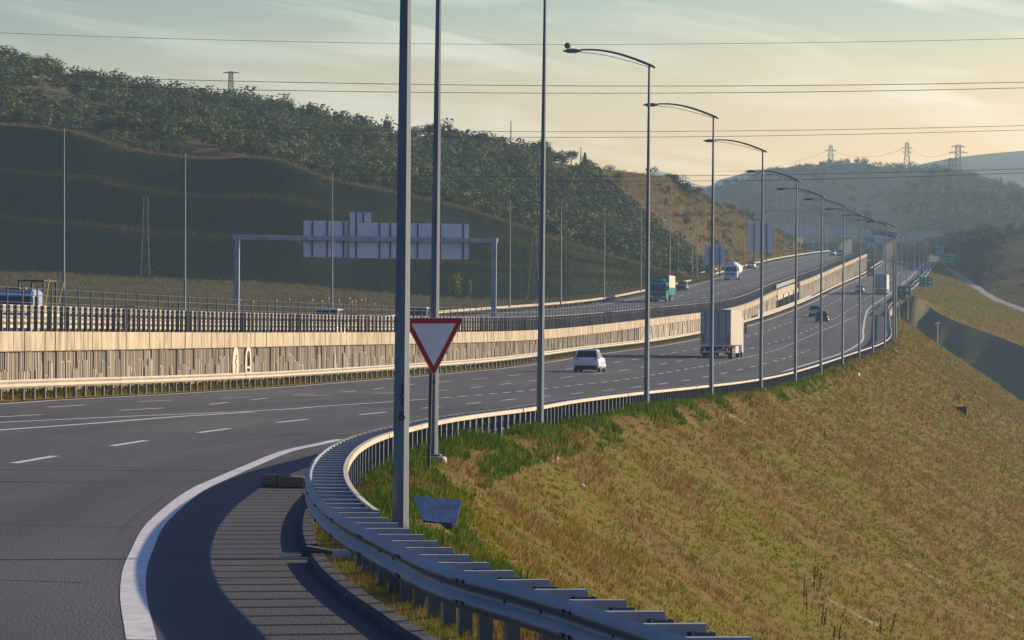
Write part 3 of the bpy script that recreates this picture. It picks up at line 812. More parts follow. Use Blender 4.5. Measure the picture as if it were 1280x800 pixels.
# ------------------------------------------------------------ retaining walls
def wall_piece(label, d0, d1, with_emblems):
    w = empty('retaining_wall', (0, 0, 0), 0, label, 'wall')
    r = np.random.default_rng(3)
    V, Q, A = [], [], []
    D = d0
    while D < d1:
        sw = .155 if D < 450 else .5
        npan = int(r.integers(5, 9)) if D < 450 else 3
        ds = sw * .985
        cut = r.choice([.28, .36, .55, .66, .8]) ; up = .035 * r.integers(0, 3); lo = .035 * r.integers(0, 3) + .02
        ptint = r.uniform(.80, 1.02); ltint = r.uniform(.95, 1.2)
        for k in range(npan):
            if D >= d1: break
            zt = captop(D) - .74
            zb = road_z(XL(D), D) - .3
            c = cut + (0.02 if k % 2 else -.02)
            segs = [(zb, zb + (zt - zb) * c, lo, ltint), (zb + (zt - zb) * c + .015, zt, up, ptint)]
            for (za, zc, o, tn) in segs:
                oo = o + (.0 if (k % 2 == 0) else (-.026 if D < 450 else -.01)) + r.uniform(-.006, .006)
                if k == npan - 1 : oo -= .02
                x0, x1 = XW(D), XW(D + ds)
                # strip: front plus two returns
                b = len(V)
                for (x, y) in ((x0 - .12, D), (x0 + oo, D), (x1 + oo, D + ds * .86), (x1 - .12, D + ds * .86)):
                    V.append((x, y, za)); V.append((x, y, zc))
                Q += [(b, b + 2, b + 3, b + 1), (b + 2, b + 4, b + 5, b + 3), (b + 4, b + 6, b + 7, b + 5)]
                tt = tn * r.uniform(.97, 1.03)
                A += [(tt, tt * .99, tt * .97)] * 8
            D += ds
    np_mesh('ribbed_panel', np.array(V), np.array(Q), M['ribs'], attr=np.array(A), parent=w)
    core = MB()
    core.loft([[(XW(D) - .10, D, road_z(XL(D), D) - .5), (XW(D) - .10, D, captop(D) - .7), (XW(D) - .45, D, captop(D) - .7), (XW(D) - .45, D, road_z(XL(D), D) - .5)] for D in along(d0, d1, lambda D: 4)], True, True)
    core.build('wall_core', M['ribs'], w)
    cap = MB()
    D = d0
    while D < d1 - .5:
        L_ = min(1.98, d1 - D)
        j = r.uniform(-.012, .012)
        e0 = D + .035; e1 = D + L_ - .035
        rows = []
        for y in (e0, e1):
            x = XW(y) + j; z = captop(y)
            rows.append([(x + .14, y, z - .735), (x + .16, y, z - .70), (x + .16, y, z - .02), (x + .14, y, z), (x - .32, y, z), (x - .32, y, z - .735)])
        cap.loft(rows, True, True)
        D += 2.0
    cap.build('cap', M['capstone'], w)
    if with_emblems:
        for px, ring in ((290.5, False), (307, True)):
            D = 150.0
            while XW(D) / D < ray(px, 455)[0]: D += .25
            zc = .5 * (captop(D) - .74 + road_z(XL(D), D)) + .16
            em = MB()
            # tall pointed oval plate; the second is an open ring with a bar
            n = 28
            def oval(a, h, t): return (a * math.copysign(abs(math.cos(t)) ** .8, math.cos(t)), h * math.copysign(abs(math.sin(t)) ** 1.15, math.sin(t)))
            ang = math.atan2(XW(D + 1) - XW(D - 1), 2)
            Mx = Matrix.Translation((XW(D) + .13, D, zc)) @ Matrix.Rotation(R(90) - ang, 4, 'Z')
            if ring:
                o_ = [oval(1.05, .92, 2 * math.pi * k / n) for k in range(n)]; i_ = [oval(.62, .66, 2 * math.pi * k / n) for k in range(n)]
                em.loft([[(x, 0, z) for x, z in o_], [(x, 0, z) for x, z in i_], [(x, .06, z) for x, z in i_], [(x, .06, z) for x, z in o_], [(x, 0, z) for x, z in o_]], True, False, Mx)
                em.box(-.6, .6, .0, .05, -.22, -.12, Mx); em.box(-.5, .4, .0, .05, -.45, -.38, Mx)
            else:
                o_ = [oval(1.0, .92, 2 * math.pi * k / n) for k in range(n)]
                em.prism(o_, 0, .06, Mx)
                em.mat = 1
                pts = [(.05 * math.sin(k * 1.1) * 5 * (1 - k / 14), -.014, .45 - k * .075) for k in range(13)]
                em.tube(pts, .025, 5, True, Mx)
            em.build('wall_emblem', [M['emblem'], M['kerb']], w)
    return w
wall_piece('long ribbed concrete retaining wall with smooth cream cap, two pale oval emblems on its near part', 70, 712, True)
wall_piece('shorter, far length of pale retaining wall beyond the bridge opening', 800, 1290, False)

# bridge of the upper carriageway over the lower crossing, and its openings
bd = empty('bridge', (0, 0, 0), 0, 'concrete bridge of the upper road between the two retaining walls, on cream piers', 'bridge')
b = MB(); b.loft([[(XW(D) + .18, D, captop(D) - 1.0), (XW(D) + .18, D, captop(D) + .0), (XW(D) - .3, D, captop(D)), (XW(D) - .3, D, captop(D) - 1.0)] for D in along(713, 778, lambda D: 4)], True, True)
b.build('edge_beam', M['capstone'], bd)
b = MB(); b.loft([[(XW(D) - .0, D, captop(D) - 1.7), (XW(D) - .0, D, captop(D) - .98), (XW(D) - 22, D, captop(D) - .98), (XW(D) - 22, D, captop(D) - 1.7)] for D in along(713, 799, lambda D: 8)], True, True)
b.build('deck', M['conc'], bd)
for D in (716, 737, 757, 776):
    b = MB(); b.bbox(-1.6, .1, -.9, .9, -9, 0, .05); o = b.build('pier', M['capstone'], bd); o.location = (XW(D), D, captop(D) - 1.0)
b = MB(); b.loft([[(XW(D) - .05, D, captop(D) + .25), (XW(D) + .02, D, captop(D) + .25), (XW(D) + .02, D, captop(D) + .85), (XW(D) - .05, D, captop(D) + .85)] for D in along(713, 785, lambda D: 4)], True, True)
b.build('parapet', M['galv_rail'], bd)
b = MB(); b.bbox(-2.5, .12, -1.2, 1.2, -9, 0, .05); o = b.build('abutment', M['conc'], bd); o.location = (XW(797), 797, captop(797) + .1)

# bridge of the lower carriageway at the end of the embankment
b2 = empty('bridge', (0, 0, 0), 0, 'short concrete bridge carrying the right road edge over the underpass, cream edge beam and pier', 'bridge')
b = MB(); b.loft([[(XR(D) + .02, D, ZR(D) - 1.5), (XR(D) + .02, D, ZR(D) + .35), (XR(D) + .55, D, ZR(D) + .35), (XR(D) + .55, D, ZR(D) - 1.5)] for D in along(698, 806, lambda D: 4)], True, True)
b.build('edge_beam', M['capstone'], b2)
for D in (722, 752, 782):
    b = MB(); b.bbox(-9, .45, -.8, .8, -15, 0, .05); o = b.build('pier', M['capstone'], b2); o.location = (XR(D), D, ZR(D) - 1.5)
b = MB(); b.loft([[(XR(D) + .1, D, ZR(D) + .9), (XR(D) + .2, D, ZR(D) + .9), (XR(D) + .2, D, ZR(D) + 1.05), (XR(D) + .1, D, ZR(D) + 1.05)] for D in along(698, 806, lambda D: 4)], True, True)
D = 699
while D < 806:
    b.box(-.04, .04, -.04, .04, .3, .92, frame_at(lambda d: XR(d) + .15, D, ZR(D))); D += 2.5
b.build('parapet', M['galv_rail'], b2)
b = MB(); b.loft([[(XR(D) + .0, D, ZR(D) - 1.1), (XR(D), D, ZR(D) - .15), (XR(D) - 20, D, ZR(D) - .15), (XR(D) - 20, D, ZR(D) - 1.1)] for D in along(698, 806, lambda D: 8)], True, True)
b.build('deck', M['conc'], b2)

# kerb of the slip road below the rail, broken at one place
def kerb_run(d0, d1, lab, tilt=0):
    b = MB()
    D = d0
    while D < d1 - .2:
        L_ = min(.75, d1 - D)
        rows = []
        for y in (D + .012, D + L_ - .012):
            x = XR(y) - .02; z = ZR(y)
            rows.append([(x - .15, y, z - .12), (x - .13, y, z + .06), (x - .09, y, z + .105), (x + .05, y, z + .11), (x + .05, y, z - .12)])
        b.loft(rows, True, True)
        b.mat = 0
        D += .75
    o = b.build('kerb', M['kerb'], None, label=lab, cat='kerb')
kerb_run(24, 52.6, 'dark curved kerb nearest the bottom edge, running under the guardrail')
kerb_run(55.0, 78, 'further curved kerb strip under the guardrail, behind the break')
b = MB(); b.bbox(-.30, .36, -.09, .09, -.1, .05, .03)
o = b.build('broken_kerb_stone', M['kerb'], None, label='dislodged dark kerb stone lying across the gap in the kerb', cat='kerb stone')
o.location = (XR(54) + .12, 54, ZR(54) + .04); o.rotation_euler = (R(4), R(9), R(-12))
b = MB(); b.loft([[(-.32, -.1, .0), (.1, -.14, .0), (.32, -.06, 0), (.30, .12, 0), (-.3, .1, 0)], [(-.3, -.08, .10), (.1, -.12, .13), (.26, -.05, .06), (.26, .1, .06), (-.28, .1, .10)]], True, True)
o = b.build('metal_scrap', M['galv'], None, label='crumpled pale metal scrap beside the broken kerb, under the rail', cat='scrap')
o.location = (XR(53) + .35, 52.6, ZR(53) + .05); o.rotation_euler = (0, R(6), R(-10)); o.scale = (.6, .7, .8)

# ------------------------------------------------------------ street lamps
def text_mesh(body, size, m, parent, name='number', ext=.002):
    cu = bpy.data.curves.new(name, 'FONT'); cu.body = body; cu.size = size; cu.align_x = 'CENTER'; cu.align_y = 'CENTER'; cu.extrude = ext; cu.space_line = 1.0
    tmp = bpy.data.objects.new('tmp_text', cu); COL.objects.link(tmp)
    dg = bpy.context.evaluated_depsgraph_get()
    me = bpy.data.meshes.new_from_object(tmp.evaluated_get(dg))
    bpy.data.objects.remove(tmp)
    me.name = name; me.materials.clear(); me.materials.append(m)
    o = bpy.data.objects.new(name, me); COL.objects.link(o); o.parent = parent
    return o
def make_lamp(H=12.0, foot=True, bright=False):
    root = empty('street_lamp')
    p = MB(); p.tube([(0, 0, 0.0), (0, 0, .5), (0, 0, H * .5), (0, 0, H)], [.108, .103, .075, .040], 8, True, rot=R(22.5))
    p.bbox(-.17, .17, -.17, .17, 0, .03, .01)
    pole = p.build('pole', M['pole'], root)
    if foot:
        b = MB(); b.bbox(-.26, .26, -.26, .26, -1.1, -.02, .03); b.build('footing', M['conc'], root)
    a = MB(); a.smooth = True
    pts = []
    for k in range(13):
        t = k / 12
        x = .22 - 2.62 * t
        z = H - .09 + .60 * math.sin(min(1, t * 1.02) * math.pi * .56)
        pts.append((x, 0, z))
    a.tube(pts, [.05 - .02 * k / 12 for k in range(13)], 8)
    a.tube([(x * .99, 0, z - .09 - .07 * math.sin(math.pi * i / 11)) for i, (x, _, z) in enumerate(pts[1:])], .012, 6)
    arm = a.build('arm', M['pole'], root)
    h = MB(); h.smooth = False
    ez = pts[-1][2]
    sec = [(-2.36, .05, .03), (-2.42, .09, .055), (-2.55, .13, .085), (-2.72, .14, .09), (-2.86, .12, .065), (-3.0, .06, .02)]
    rings = []
    for x, w, t in sec:
        rings.append([(x, -w, ez - .05), (x, -w * .8, ez - .05 + t), (x, w * .8, ez - .05 + t), (x, w, ez - .05), (x, w * .7, ez - .05 - t * .55), (x, -w * .7, ez - .05 - t * .55)])
    h.loft(rings, True, True)
    head = h.build('lamp_head', M['pole'] if not bright else M['galv_rail'], root)
    g_ = MB(); g_.box(-2.86, -2.5, -.085, .085, ez - .112, ez - .098); g_.build('lens', M['lens_white'], head)
    return root
ORD = ['first', 'second', 'third', 'fourth', 'fifth', 'sixth', 'seventh', 'eighth', 'ninth', 'tenth', 'eleventh', 'twelfth', 'thirteenth', 'fourteenth', 'fifteenth', 'sixteenth', 'seventeenth', 'eighteenth', 'nineteenth', 'twentieth',
       'twenty-first', 'twenty-second', 'twenty-third', 'twenty-fourth', 'twenty-fifth', 'twenty-sixth', 'twenty-seventh', 'twenty-eighth', 'twenty-ninth', 'thirtieth']
GL = 'street lamps along the right guardrail'
lamp0 = make_lamp()
pd = [(500, 690, .0095), (541, 562, .0157), (675, 531, .0214), (808, 514, .0277), (889, 498, .0340), (951, 485.5, .0403), (994, 482, .0466), (1026, 472, .0529), (1053, 460, .0592), (1074, 452, .0655), (1091, 443, .0718), (1106, 435, .0781), (1117, 425, .0844)]
specs = []
for px, py, dl in pd:
    p = at(px, py, dl * F)
    specs.append((p, None))
for D in (517, 553, 589, 625, 661, 697, 812, 870, 940, 1010, 1080, 1150, 1220):
    specs.append((Vector((XR(D) + 1.0, D, ZR(D) + (.05 if D < 700 else -.1))), None))
lbl = {0: 'thickest grey lamp post, rising through the guardrail, stencilled J16', 1: 'second grey lamp post, standing right behind the yield sign, stencilled C16',
       2: 'third lamp post along the rail, slim, in tall green weeds with a concrete footing', 3: 'lamp post whose curved arm reaches the highest, its head under the cable marker ball'}
for i, (p, _) in enumerate(specs):
    o = lamp0 if i == 0 else copy_tree(lamp0)
    o.location = p if i != 1 else p - Vector((0, 0, .12))
    o.rotation_euler = (0, R(rnd.uniform(-.2, .25) + (.2 if i < 6 else 0)), R(rnd.uniform(-2, 2) - (2 if i > 0 else 0)))
    tag(o, lbl.get(i, ORD[i] + ' lamp post from the nearest, behind the right guardrail'), 'street lamp', GL)
    if i == 1: lamp1 = o
for i, o in enumerate((lamp0, lamp1)):
    t = text_mesh('J\n1\n6' if i == 0 else 'C\n1\n6', .165, M['letter'], o)
    t.location = (.012, -.096 if i == 0 else -.098, 1.78 if i == 0 else 1.62)
    t.rotation_euler = (R(90), 0, 0)
lampu = make_lamp(12.0, False, True)
GU = 'street lamps along the far edge of the upper road'
ul = [(79.5, 386, 301), (231, 389, 345), (415, 388, 393), (545, 388, 438), (637, 384, 507), (701, 380, 547), (755, 373, 600), (801, 364, 640), (837, 357, 684), (871, 346, 740)]
spots = [at(*u) for u in ul]
for D in range(800, 1640, 44): spots.append(Vector((XU(D) - 2.2, D, upper_z(0, D))))
for i, p in enumerate(spots):
    o = lampu if i == 0 else copy_tree(lampu)
    o.location = p
    o.rotation_euler = (0, R(.3 if i < 3 else rnd.uniform(-.3, .4)), R(180 + rnd.uniform(-4, 4)))
    t = ORD[i] + ' pale lamp post from the left along the far edge of the upper road'
    if i == 2: t = 'pale lamp post rising behind the left end of the gantry sign'
    if i == 0: t = 'leftmost pale lamp post, beside the white pickup on the upper road'
    if i == 4: t = 'pale lamp post just right of the gantry, before the dark cutting'
    tag(o, t, 'street lamp', GU)

# ------------------------------------------------------------ gantry and signs on the upper road
ga = empty('gantry_sign', (0, 0, 0), 0, 'grey steel gantry over the upper road with the ribbed backs of its sign panels', 'gantry')
gl, grt = at(295.5, 402, 405), at(617, 402, 411)
top = at(295.5, 296.5, 405).z
b = MB(); b.bbox(-.24, .24, -.24, .24, -1.0, top - gl.z, .04); o = b.build('leg', M['galv'], ga); o.location = gl; lg = o
o = lg.copy(); COL.objects.link(o); o.parent = ga; o.location = grt
b = MB()
v = grt - gl
ang = math.atan2(v.y, v.x); Lg = math.hypot(v.x, v.y)
b.bbox(-.35, Lg + .3, -.22, .22, -.22, .22, .03)
o = b.build('beam', M['galv'], ga); o.location = (gl.x, gl.y, top); o.rotation_euler = (0, 0, ang)
def px2x(px): return (ray(px, 300)[0] * 408 - gl.x)
def sign_back(name, x0, x1, z0, z1, posts):
    b = MB()
    n = max(4, int((z1 - z0) / .22))
    for k in range(n):
        za = z0 + (z1 - z0) * k / n; zb = z0 + (z1 - z0) * (k + 1) / n
        b.box(x0, x1, -.03, .02, za + .008, zb - .008)
        b.box(x0, x1, -.045, -.03, zb - .05, zb - .015)
    b.box(x0, x1, .0201, .04, z0, z1)
    o = b.build(name, M['alu'], ga)
    for px in posts:
        c = MB(); x = px2x(px); c.box(x - .05, x + .05, -.11, -.046, z0 + .02, z1 - .02); c.build('stiffener', M['dark'], o)
    o.location = (gl.x, gl.y + .35, top); o.rotation_euler = (0, 0, ang)
    return o
hgt = lambda y: at(500, y, 408).z - at(500, 297, 408).z
sign_back('sign_panel', px2x(383), px2x(440), hgt(320.5), hgt(275), (394, 413, 434))
sign_back('sign_panel', px2x(442), px2x(595), hgt(321), hgt(276.5), (450, 480, 494, 529, 558, 588))
sign_back('exit_panel', px2x(442), px2x(469), hgt(276), hgt(264), (450, 459))
c = MB()
c.box(px2x(441) - .04, px2x(441) + .04, .2, .3, hgt(321), hgt(276)); o = c.build('divider', M['capstone'], ga); o.location = (gl.x, gl.y, top); o.rotation_euler = (0, 0, ang)

def back_sign(px0, px1, y0, y1, D, lab, ypost):
    r = empty('road_sign', (0, 0, 0), 0, lab, 'road sign')
    p0, p1 = at(px0, y0, D), at(px1, y1, D)
    w, h = p1.x - p0.x, p0.z - p1.z
    b = MB()
    n = max(4, int(h / .5))
    for k in range(n):
        b.box(0, w, 0, .05, h * k / n + .015, h * (k + 1) / n - .015)
    b.box(0, w, .0505, .07, 0, h)
    pn = b.build('sign_panel', M['alu'], r)
    c = MB()
    for k in range(1, 4): c.box(w * k / 4 - .05, w * k / 4 + .05, -.1, -.005, 0, h)
    c.build('stiffener', M['galv_dark'], pn)
    pz = at(px0, ypost, D).z - p1.z
    c = MB()
    for k in (.25, .75): c.bbox(w * k - .1, w * k + .1, -.32, -.12, pz - 1, h * .9, .02)
    c.build('post', M['galv_dark'], r)
    r.location = (p0.x, D, p1.z); r.rotation_euler = (0, 0, R(2))
back_sign(881, 906, 306, 331, 800, 'grey ribbed back of a square road sign left of the tanker truck', 340)
back_sign(935, 966, 276, 316, 985, 'large grey ribbed back of a tall road sign above the far upper road', 326)

# green signs of the lower road
def green_sign(px0, px1, y0, y1, D, lab, base_y, deco, m='signgreen', two=False):
    r = empty('road_sign', (0, 0, 0), 0, lab, 'road sign', 'green signs beside the lower road')
    p0, p1 = at(px0, y0, D), at(px1, y1, D)
    w, h = p1.x - p0.x, p0.z - p1.z
    b = MB(); b.bbox(0, w, 0, .06, 0, h, .02); pn = b.build('sign_panel', M[m], r)
    b = MB()
    e = .03 * w
    for bx in ((e, w - e, h - e * 1.6, h - e), (e, w - e, e, e * 1.6), (e, e * 1.6, e, h - e), (w - e * 1.6, w - e, e, h - e)): b.box(bx[0], bx[1], -.012, -.003, bx[2], bx[3])
    b.build('border', M['white'], pn)
    for kind, u, v, s_, mm in deco:
        b = MB(); cx, cz_ = u * w, v * h
        if kind == 'disc':
            b.disc((cx, -.015, cz_), s_ * w, 'Y', 24, .012)
            if mm == 'ring':
                b.mat = 1; b.disc((cx, -.022, cz_), s_ * w * .72, 'Y', 24, .012)
                b.mat = 2; b.box(cx - s_ * w * .35, cx + s_ * w * .35, -.034, -.0285, cz_ - s_ * w * .12, cz_ + s_ * w * .22)
                b.build('roundel', [M['red'], M['white'], M['letter']], pn)
            elif mm == 'blue':
                b.mat = 1; b.box(cx - s_ * w * .5, cx - s_ * w * .05, -.028, -.0215, cz_ - s_ * w * .2, cz_ + s_ * w * .3); b.box(cx + s_ * w * .1, cx + s_ * w * .5, -.028, -.0215, cz_ - s_ * w * .2, cz_ + s_ * w * .3)
                b.build('roundel', [M['blue'], M['white']], pn)
            else:
                b.mat = 1; b.box(cx - s_ * w * .45, cx + s_ * w * .45, -.028, -.0215, cz_ - s_ * w * .16, cz_ + s_ * w * .16)
                b.build('roundel', [M['red'], M['letter']], pn)
        else:
            b.box(cx - s_ * w, cx + s_ * w, -.02, -.004, cz_ - .035 * h * (2 if kind == 'block' else 1), cz_ + .035 * h * (2 if kind == 'block' else 1))
            b.build('symbol', M[mm], pn)
    pz = at(px0, base_y, D).z - p1.z
    c = MB()
    for k in ((.2, .8) if two else (.5,)): c.bbox(w * k - .08, w * k + .08, .07, .2, pz - 1, h * .85, .02)
    c.build('post', M['galv'], r)
    r.location = (p0.x, D, p1.z)
green_sign(1120.5, 1139, 357, 375.5, 700, 'green sign with four round speed symbols at the bridge end', 392, [('disc', .27, .73, .17, 'blue'), ('disc', .73, .73, .17, 'ring'), ('disc', .27, .26, .17, 'red'), ('disc', .73, .26, .17, 'ring')], two=True)
green_sign(1149, 1165.5, 346, 359, 980, 'small green sign of nine symbols on one thin post on the grass slope', 376, [('block', .2, .78, .05, 'white'), ('block', .5, .78, .05, 'white'), ('block', .8, .78, .05, 'white'), ('block', .2, .5, .06, 'red'), ('block', .5, .5, .06, 'white'), ('block', .8, .5, .08, 'white'), ('block', .5, .18, .06, 'white'), ('block', .8, .18, .06, 'white')])
green_sign(1173.5, 1193, 317, 328, 1330, 'wide pale green direction sign above the start of the gravel track', 338, [('block', .3, .8, .11, 'red'), ('bar', .72, .8, .18, 'white'), ('bar', .28, .45, .2, 'white'), ('bar', .8, .42, .12, 'white'), ('bar', .28, .18, .15, 'white'), ('bar', .8, .18, .1, 'white')], 'signgreen_lit')
green_sign(1169.5, 1179.5, 306, 317, 1480, 'far pale green sign half behind the wide direction sign', 335, [('block', .28, .72, .12, 'white'), ('block', .72, .72, .12, 'white'), ('block', .28, .25, .12, 'white'), ('block', .72, .25, .12, 'white')], 'signgreen_lit', True)
green_sign(1081, 1095, 295, 313, 1330, 'tall pale green sign above the end of the retaining wall', 332, [('bar', .5, .85, .3, 'white'), ('block', .38, .5, .08, 'white'), ('block', .68, .5, .08, 'white'), ('block', .38, .3, .08, 'white'), ('block', .68, .3, .08, 'white')], 'signgreen_lit', True)

# ------------------------------------------------------------ yield sign, blue board, box on the road, slope details
ys_ = empty('yield_sign', (0, 0, 0), 0, 'red bordered white triangular yield sign on a thin grey post', 'road sign')
D = 82.5
c0 = at(544, 398, D); base = at(531, 601, D); tipz = at(541, 467, D).z; tw = (at(580, 400, D).x - at(509, 399, D).x) / 2 * 1.05
h = (c0.z - tipz) * 1.03
def rtri(s, rr, n=5):
    """rounded triangle, point down"""
    pts = []
    C = [(-tw * s, 0), (tw * s, 0), (0, -h * s)]
    off = (1 - s) * h * .36
    C = [(x, z - off) for x, z in C]
    for i, (x, z) in enumerate(C):
        a, b_ = Vector(C[i - 1]), Vector(C[(i + 1) % 3])
        p = Vector((x, z)); u, v = (a - p).normalized(), (b_ - p).normalized()
        for k in range(n + 1):
            t = k / n
            q = p + u * rr * (1 - t) ** 2 + v * rr * t ** 2
            pts.append((q.x, q.y))
    return pts
b = MB(); b.prism(rtri(1.04, .07), -.004, .012); pn = b.build('sign_plate', M['white'], ys_); pn.location = (0, 0, c0.z - base.z)
b = MB(); b.prism(rtri(1.0, .06), -.012, -.0045); o = b.build('red_border', M['red'], pn)
b = MB(); b.prism(rtri(.75, .02), -.018, -.0125); o = b.build('white_face', M['signgrey'], pn)
b = MB(); b.tube([(-.10, .06, -.4), (-.02, .06, c0.z - base.z - .02)], .028, 8)
b.box(-.05, .01, .012, .04, c0.z - base.z - .2, c0.z - base.z - .14)
b.build('post', M['dark'], ys_)
ys_.location = ((c0.x), D, base.z); ys_.rotation_euler = (0, R(-.6), R(6))

# tilted board by the first lamp post
p = at(546, 652, 60)
b = MB()
bw, bh = .64, .46
b.loft([[(-bw / 2, 0, bh * .98), (bw / 2 * 1.06, 0, bh * .88), (bw / 2 * .80, 0, 0), (-bw / 2 * .55, 0, .05)],
        [(-bw / 2, .05, bh * .98), (bw / 2 * 1.06, .05, bh * .88), (bw / 2 * .80, .05, 0), (-bw / 2 * .55, .05, .05)]], True, True)
bb_ = empty('blue_board', (0, 0, 0), 0, 'tilted faded blue board lying in the grass beside the nearest lamp post', 'board')
b.build('panel', M['board'], bb_)
b = MB(); b.box(-.15, .2, -.012, .04, -.05, .02); b.box(.10, .14, .051, .25, -.05, .1); b.build('batten', M['dark'], bb_)
b = MB(); b.box(-.16, .22, .0505, .066, .1, .3); b.build('edge_strip', M['galv'], bb_)
bb_.location = p + Vector((0, 0, -.03)); bb_.rotation_euler = (R(-38), R(3), R(6))

p0, p1 = hit(335, 607, road_z), hit(390, 611, road_z)
cbx = empty('cardboard_box', (0, 0, 0), 0, 'long worn brown box lying on the tarmac against the curved guardrail', 'box')
b = MB(); L_ = (p1 - p0).length
for x0, x1, dz in ((0, L_ * .36, .0), (L_ * .37, L_ * .95, -.012)):
    b.bbox(x0, x1, -.14, .14, 0, .20 + dz, .015)
b.build('body', M['timber'], cbx)
b = MB(); b.box(L_ * .355, L_ * .375, -.145, .145, .0, .203); b.build('strap', M['dark'], cbx)
b = MB(); b.box(L_ * .951, L_ * .96, -.13, .13, .01, .18); b.build('end_flap', M['dark'], cbx)
cbx.location = p0; cbx.rotation_euler = (0, 0, math.atan2(p1.y - p0.y, p1.x - p0.x) + R(-1))

# ------------------------------------------------------------ vehicles (local axes: +Y ahead, X to the right, origin on the ground)
def wheel(parent, x, y, r, w, rim='rim'):
    b = MB(); b.smooth = False
    s = 1 if x > 0 else -1
    n = 18
    prof = [(-w / 2, r * .62), (-w / 2, r * .94), (-w / 2 + .02, r), (w / 2 - .02, r), (w / 2, r * .94), (w / 2, r * .62)]
    rings = [[(px_, rr * math.cos(2 * math.pi * k / n), rr * math.sin(2 * math.pi * k / n)) for k in range(n)] for px_, rr in prof]
    b.loft(rings, True, True)
    o = b.build('wheel', M['black'], parent); o.location = (x, y, r)
    c = MB(); c.tube([(s * w * .42, 0, 0), (s * (w / 2 + .012), 0, 0)], [r * .62, r * .5], 14)
    for k in range(5):
        a = 2 * math.pi * k / 5; c.box(s * (w / 2 + .012) - .004, s * (w / 2 + .012) + .004, -.03, .03, 0, r * .5, Matrix.Rotation(a, 4, 'X'))
    c.build('rim', M[rim], o)
def panel(name, quad, m, parent, off=.012, inset=.06):
    """pane set a little proud of a face of the cabin"""
    q = [Vector(p) for p in quad]
    c = sum(q, Vector()) / 4
    nrm = (q[1] - q[0]).cross(q[3] - q[0]).normalized()
    if nrm.dot(c - Vector((0, c.y * .6, .9))) < 0: nrm = -nrm
    q = [p + (c - p).normalized() * inset + nrm * off for p in q]
    b = MB(); b.loft([[p - nrm * .008 for p in q], q], True, True)
    return b.build(name, M[m], parent)
